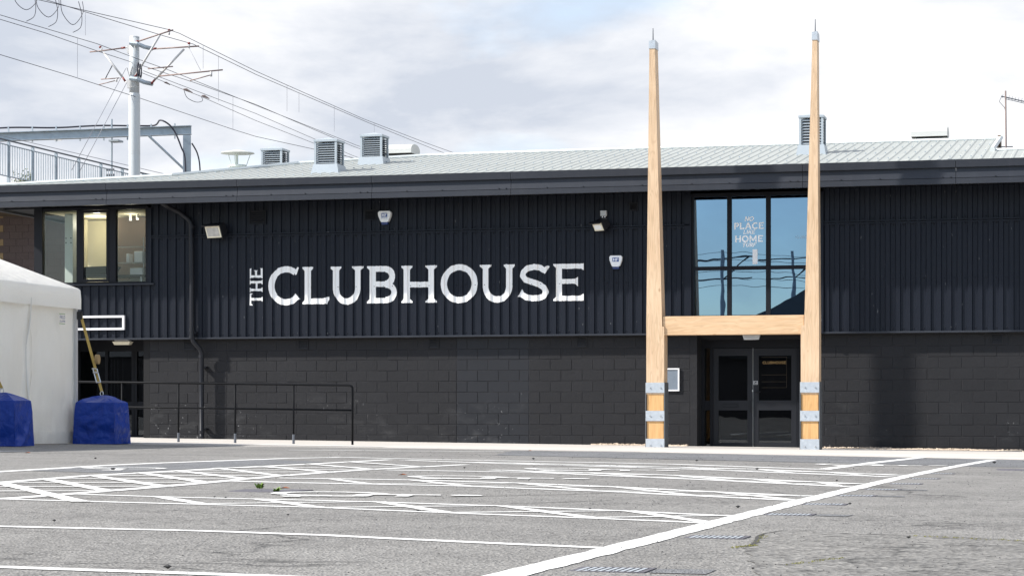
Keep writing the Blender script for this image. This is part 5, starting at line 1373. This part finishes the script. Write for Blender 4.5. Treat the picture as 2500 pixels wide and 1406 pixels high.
# steel gantry
gt = thing('steel_gantry', 'grey steel portal gantry with cable along its beam beside the white mast', 'gantry', (-30.2, 72.8, 0))
A, B = Vector((-35.2, 63.3, 9.33)), Vector((-30.16, 72.77, 10.30)); d = (B - A).normalized(); sd_ = d.cross(Vector((0, 0, 1))).normalized()
A, B = Vector((-34.3, 71.2, 10.12)), Vector((-30.16, 72.77, 10.28)); d = (B - A).normalized(); sd_ = d.cross(Vector((0, 0, 1))).normalized()
def ibeam(m, A, B, hgt, wdt, up):
    d = (B - A).normalized(); s_ = d.cross(up).normalized()
    for o0, o1, w in ((-hgt / 2, -hgt / 2 + .025, wdt), (hgt / 2 - .025, hgt / 2, wdt), (-hgt / 2 + .026, hgt / 2 - .026, .03)):
        q = []
        for p in (A, B):
            q.append([p + up * o0 - s_ * w / 2, p + up * o0 + s_ * w / 2, p + up * o1 + s_ * w / 2, p + up * o1 - s_ * w / 2])
        m.hexa([tuple(v) for v in (q[0] + q[1])])
A = Vector((-39.5, 70.4, 9.93))
m = MB(); ibeam(m, A, B + d * .1, .30, .24, Vector((0, 0, 1))); fixn(m.build('beam', 'galv_blue', gt))
m = MB(); ibeam(m, Vector((B.x - .05, B.y, 0)), Vector((B.x - .05, B.y, 10.1)), .30, .26, d.cross(Vector((0, 0, 1))).normalized()); fixn(m.build('leg', 'galv_blue', gt))
for off in (-.08, .08):
    m = MB(); s_ = sd_ * off; m.tube([tuple(B - d * 1.35 + s_ + Vector((0, 0, -.15))), tuple(B - d * .12 + s_ + Vector((0, 0, -1.35)))], .04, 6); m.build('brace', 'galv_blue', gt)
Ln = (B - A).length; cab = []
for k in range(15): t_k = k / 14; cab.append(A + d * (t_k * (Ln - 1.2)) + Vector((0, -.1, .33 + .02 * math.sin(k * 1.3))))
cab += [B - d * .85 + Vector((0, -.2, .33)), B - d * .45 + Vector((0, -.22, .05)), B - d * .15 + Vector((0, -.24, -.6)), B + d * .0 + Vector((0, -.26, -1.2)), B + Vector((0, -.26, -3.5))]
m = MB(); m.tube(curve(cab, 5), .03, 7); m.build('cable', 'wire_dark', gt, smooth=True)
m = MB(); m.tube(curve([B + d * .12 + Vector((0, 0, -.45)), B + d * .32 + Vector((0, 0, -.85)), B + d * .4 + Vector((0, 0, -1.5)), B + d * .4 + Vector((0, 0, -3.2))]), .026, 7); m.build('cable', 'wire_dark', gt, smooth=True)
for k in range(12):
    p = A + d * (k * Ln / 12 + .3); m = MB(); m.box(p.x - .02, p.x + .02, p.y - .16, p.y - .12, p.z - .17, p.z + .36); m.box(p.x - .05, p.x + .05, p.y - .17, p.y + .05, p.z + .155, p.z + .19); m.build('cable_hanger', 'galv_blue', gt)
p = A + d * (Ln - 4.45); m = MB(); m.box(p.x - .13, p.x + .13, p.y - .17, p.y - .15, p.z - .15, p.z + .17); sp_ = m.build('warning_plate', 'white_plastic', gt, label='small white plate on the gantry beam')
for k in range(4): m = MB(); m.box(p.x - .09, p.x + .07 - .02 * k, p.y - .174, p.y - .171, p.z + .11 - k * .07, p.z + .13 - k * .07); m.build('plate_mark', 'grey_plastic', gt)
p = A + d * (Ln - 2.62); m = MB(); m.tube([(p.x, p.y - .2, p.z + .55), (p.x, p.y - .2, 8.7)], .03, 6); m.box(p.x - .1, p.x + .25, p.y - .25, p.y + .2, p.z + .16, p.z + .22); m.box(p.x - .1, p.x + .25, p.y - .25, p.y + .2, p.z - .22, p.z - .16); m.build('drop_post', 'galv_blue', gt)
for z in (9.0, 8.82): m = MB(); m.tube([(p.x - .18, p.y - .2, z), (p.x + .08, p.y - .2, z)], .045, 6); m.build('insulator', 'wire_dark', gt)
o = MB().tube([(-34.3, 66.0, 9.55), (-29.9, 74.5, 8.55), (-29.5, 80, 8.3)], .009, 4).build('stay_wire', 'wire_pale'); tag(setorigin(o), 'thin pale stay wire passing below the gantry beam', 'wire')

# ramp railing on the tram embankment
A, B = Vector((-33.06, 61.9, 9.13)), Vector((-30.8, 72.3, 8.60)); d = (B - A); Ln = d.length; u = d.normalized()
rl = thing('ramp_railing', 'grey galvanised railing with vertical bars descending along the tram ramp', 'railing', (-32, 67, 7.5))
m = MB(); m.tube([tuple(A), tuple(B)], .026, 7); m.build('top_rail', 'arm_dark', rl)
m = MB(); m.tube([tuple(A + Vector((0, 0, -.14))), tuple(B + Vector((0, 0, -.14)))], .018, 6); m.tube([tuple(A + Vector((0, 0, -1.1))), tuple(B + Vector((0, 0, -1.1)))], .018, 6); m.build('mid_rail', 'galv_blue', rl)
n = 9
for k in range(n + 1):
    p = A + d * (k / n * .98 + .01); m = MB(); m.box(p.x - .045, p.x + .045, p.y - .03, p.y + .03, p.z - 1.4, p.z - .02); m.build('post', 'galv_blue', rl)
m = MB(); nb_ = 92
for k in range(nb_):
    p = A + d * ((k + .5) / nb_); m.box(p.x - .011, p.x + .011, p.y - .011, p.y + .011, p.z - 1.1, p.z - .14)
m.build('bars', 'galv_bar', rl, kind='stuff') if 'galv_bar' in M else m.build('bars', 'galv_blue', rl, kind='stuff')

# brown blockwork of the embankment
em = thing('embankment_wall', 'brown textured blockwork embankment wall with tan quoin blocks beyond the left eaves', 'wall', (-30, 68, 0))
m = MB(); m.add([(-48, 68.01, -.5), (-22, 68.01, -.5), (-22, 68.01, 6.9), (-30.8, 68.01, 7.25), (-35.5, 68.01, 7.75), (-48, 68.01, 8.2), (-48, 68.6, -.5), (-22, 68.6, -.5), (-22, 68.6, 6.9), (-30.8, 68.6, 7.25), (-35.5, 68.6, 7.75), (-48, 68.6, 8.2)], [(0, 1, 2, 3, 4, 5), (11, 10, 9, 8, 7, 6), (5, 4, 10, 11), (4, 3, 9, 10), (3, 2, 8, 9), (1, 0, 6, 7), (2, 1, 7, 8), (0, 5, 11, 6)])
ew_ = m.build('wall_body', 'mortar_brown', em)
def colr(a, b, k): return 'tan_block' if (b < -34.5 and k % 2 == 0) else 'brown_block'
block_wall(ew_, [(-36.0, -30.4, 'brown_block', .956, colr)], 68.0, 11, 4.74, 'block', None)
for k_, mm in jm.items(): mm.build('cut_blocks', k_, ew_, kind='stuff')
m = MB(); m.add([(-46, 62.5, 7.6), (-34.2, 62.5, 7.75), (-31.0, 72, 7.1), (-46, 72, 7.4), (-46, 62.5, 7.2), (-34.2, 62.5, 7.4), (-31.0, 72, 6.7), (-46, 72, 7.0)], [(0, 1, 2, 3), (7, 6, 5, 4), (0, 4, 5, 1), (1, 5, 6, 2), (2, 6, 7, 3), (3, 7, 4, 0)])
m.build('ramp_deck', 'earth', em)
# small shrubs behind the railing
def shrub(cx, cy, cz, r, h, seed, label):
    rr = random.Random(seed); t = thing('shrub', label, 'shrub', (cx, cy, cz)); m = MB(); st_ = MB()
    for k in range(9):
        a = rr.uniform(0, 6.28); tip = Vector((cx + r * .8 * math.cos(a) * rr.random(), cy + r * .5 * math.sin(a), cz + h * rr.uniform(.6, 1))); st_.tube([(cx, cy, cz), tuple(tip)], [.015, .005], 5)
        for j in range(40):
            p = Vector((cx, cy, cz)).lerp(tip, rr.uniform(.3, 1.05)) + Vector((rr.gauss(0, r * .2), rr.gauss(0, r * .2), rr.gauss(0, h * .08))); s = rr.uniform(.03, .06); n = Vector((rr.gauss(0, 1), rr.gauss(0, 1), rr.gauss(0, 1))).normalized(); a1 = n.orthogonal().normalized() * s; b1 = n.cross(a1) * .6
            m.add([p - a1, p - b1, p + a1, p + b1], [(0, 1, 2, 3)])
    st_.build('stem', 'bark', t); m.build('foliage', 'leaf_pale', t)
shrub(-33.2, 66.5, 7.4, .45, 1.0, 1, 'pale green shrub behind the upper end of the ramp railing'); shrub(-31.6, 68.6, 7.2, .5, .9, 2, 'small pale green shrub behind the middle of the ramp railing'); shrub(-30.3, 73.5, 7.0, .35, .9, 3, 'sparse shrub behind the railing near the white mast')

# television aerial on the right hand roof
ae = thing('television_aerial', 'television aerial on a thin reddish pole above the roof', 'aerial', (-1.98, 49.0, 5.9))
m = MB(); m.tube([(-1.985, 49, 5.85), (-2.0, 49, 7.37)], .017, 8); m.build('pole', 'arm_brown', ae)
m = MB(); m.tube([(-2.09, 49, 7.26), (-1.3, 49.1, 7.06)], .012, 6); m.tube([(-2.0, 49, 7.2), (-1.5, 49.05, 7.07)], .007, 6); m.build('boom', 'arm_dark', ae)
for k in range(12):
    x = -2.06 + k * .065; z = 7.25 - k * .0165; m = MB(); m.tube([(x, 48.9 + k * .008, z + .0), (x, 49.14 + k * .008, z + .0)], .004, 4); m.tube([(x - .01, 49, z - .03), (x + .01, 49, z + .05)], .004, 4); m.build('element', 'arm_dark', ae)
m = MB(); m.tube([(-2.08, 49, 7.25), (-2.13, 49, 7.15), (-2.02, 49, 7.02), (-1.99, 49, 6.9)], .006, 5); m.build('lead', 'wire_dark', ae)
m = MB(); m.tube([(-2.1, 49, 6.2), (-1.85, 49, 6.2)], .012, 6); m.box(-2.05, -1.92, 48.95, 49.05, 5.7, 6.0); m.build('bracket', 'arm_dark', ae)

# ================================================================== what the glass mirrors: yard behind the camera
yd = thing('reflection_shed', 'long dark shed with one gabled bay, added unseen behind the camera to darken the door reflections', 'shed', (-22, -62, gz(-22, -62)))  # unseen; long wall added so the door glass mirrors something dark
zz = gz(-22, -62)
m = MB(); m.box(-110, 20, -70, -62, zz - 1, zz + 4.6); m.build('wall', 'shed_wall', yd)
m = MB(); m.add([(-110.3, -61.7, zz + 4.55), (20.3, -61.7, zz + 4.55), (20.3, -66, zz + 5.8), (-110.3, -66, zz + 5.8), (-110.3, -70.3, zz + 4.55), (20.3, -70.3, zz + 4.55)], [(0, 1, 2, 3), (3, 2, 5, 4)]); m.build('roof', 'shed_dark', yd)
m = MB(); m.prism([(-25.5, zz + 4.0), (-14.5, zz + 4.0), (-14.5, zz + 5.4), (-19, zz + 8.7), (-25.5, zz + 5.4)], -61.6, -69); fixn(m.build('gable', 'shed_dark', yd))
mb = 'white tubular tram mast with crossarms beyond the dark shed'
for x, y, h in ((-27.0, -74, 12.6), (-22.6, -80, 13.0), (-17.5, -76, 11.0)):
    t = thing('tram_mast', mb, 'mast', (x, y, gz(x, y)), 'tram masts beyond the shed')
    m = MB(); m.cone((x, y), .17, .13, gz(x, y), h, 12); m.build('pole', 'galv_blue', t)
    m = MB(); m.tube([(x - 2.6, y, h - .8), (x + 2.6, y, h - .5)], .06, 6); m.tube([(x - 2, y, h - 2.2), (x + 2.2, y, h - 2.0)], .05, 6); m.tube([(x, y, h - 2.2), (x + 2, y, h - .55)], .05, 6); m.build('crossarm', 'wire_dark', t)
for k, z in enumerate((12.2, 11.7, 11.0, 10.5, 10.0)):
    m = MB(); m.tube([(-70, -75 - k, z + .6), (-40, -75 - k, z - .2), (-27, -75 - k, z + .3), (-22, -75 - k, z), (-10, -75 - k, z - .5), (10, -75 - k, z + .2)], .018, 5)
    o = m.build('overhead_wire', 'wire_dark'); setorigin(o); tag(o, 'dark overhead wire strung across the yard beyond the shed', 'wire', 'wires beyond the shed')
print('blocks', nb, 'objects', len(bpy.data.objects))
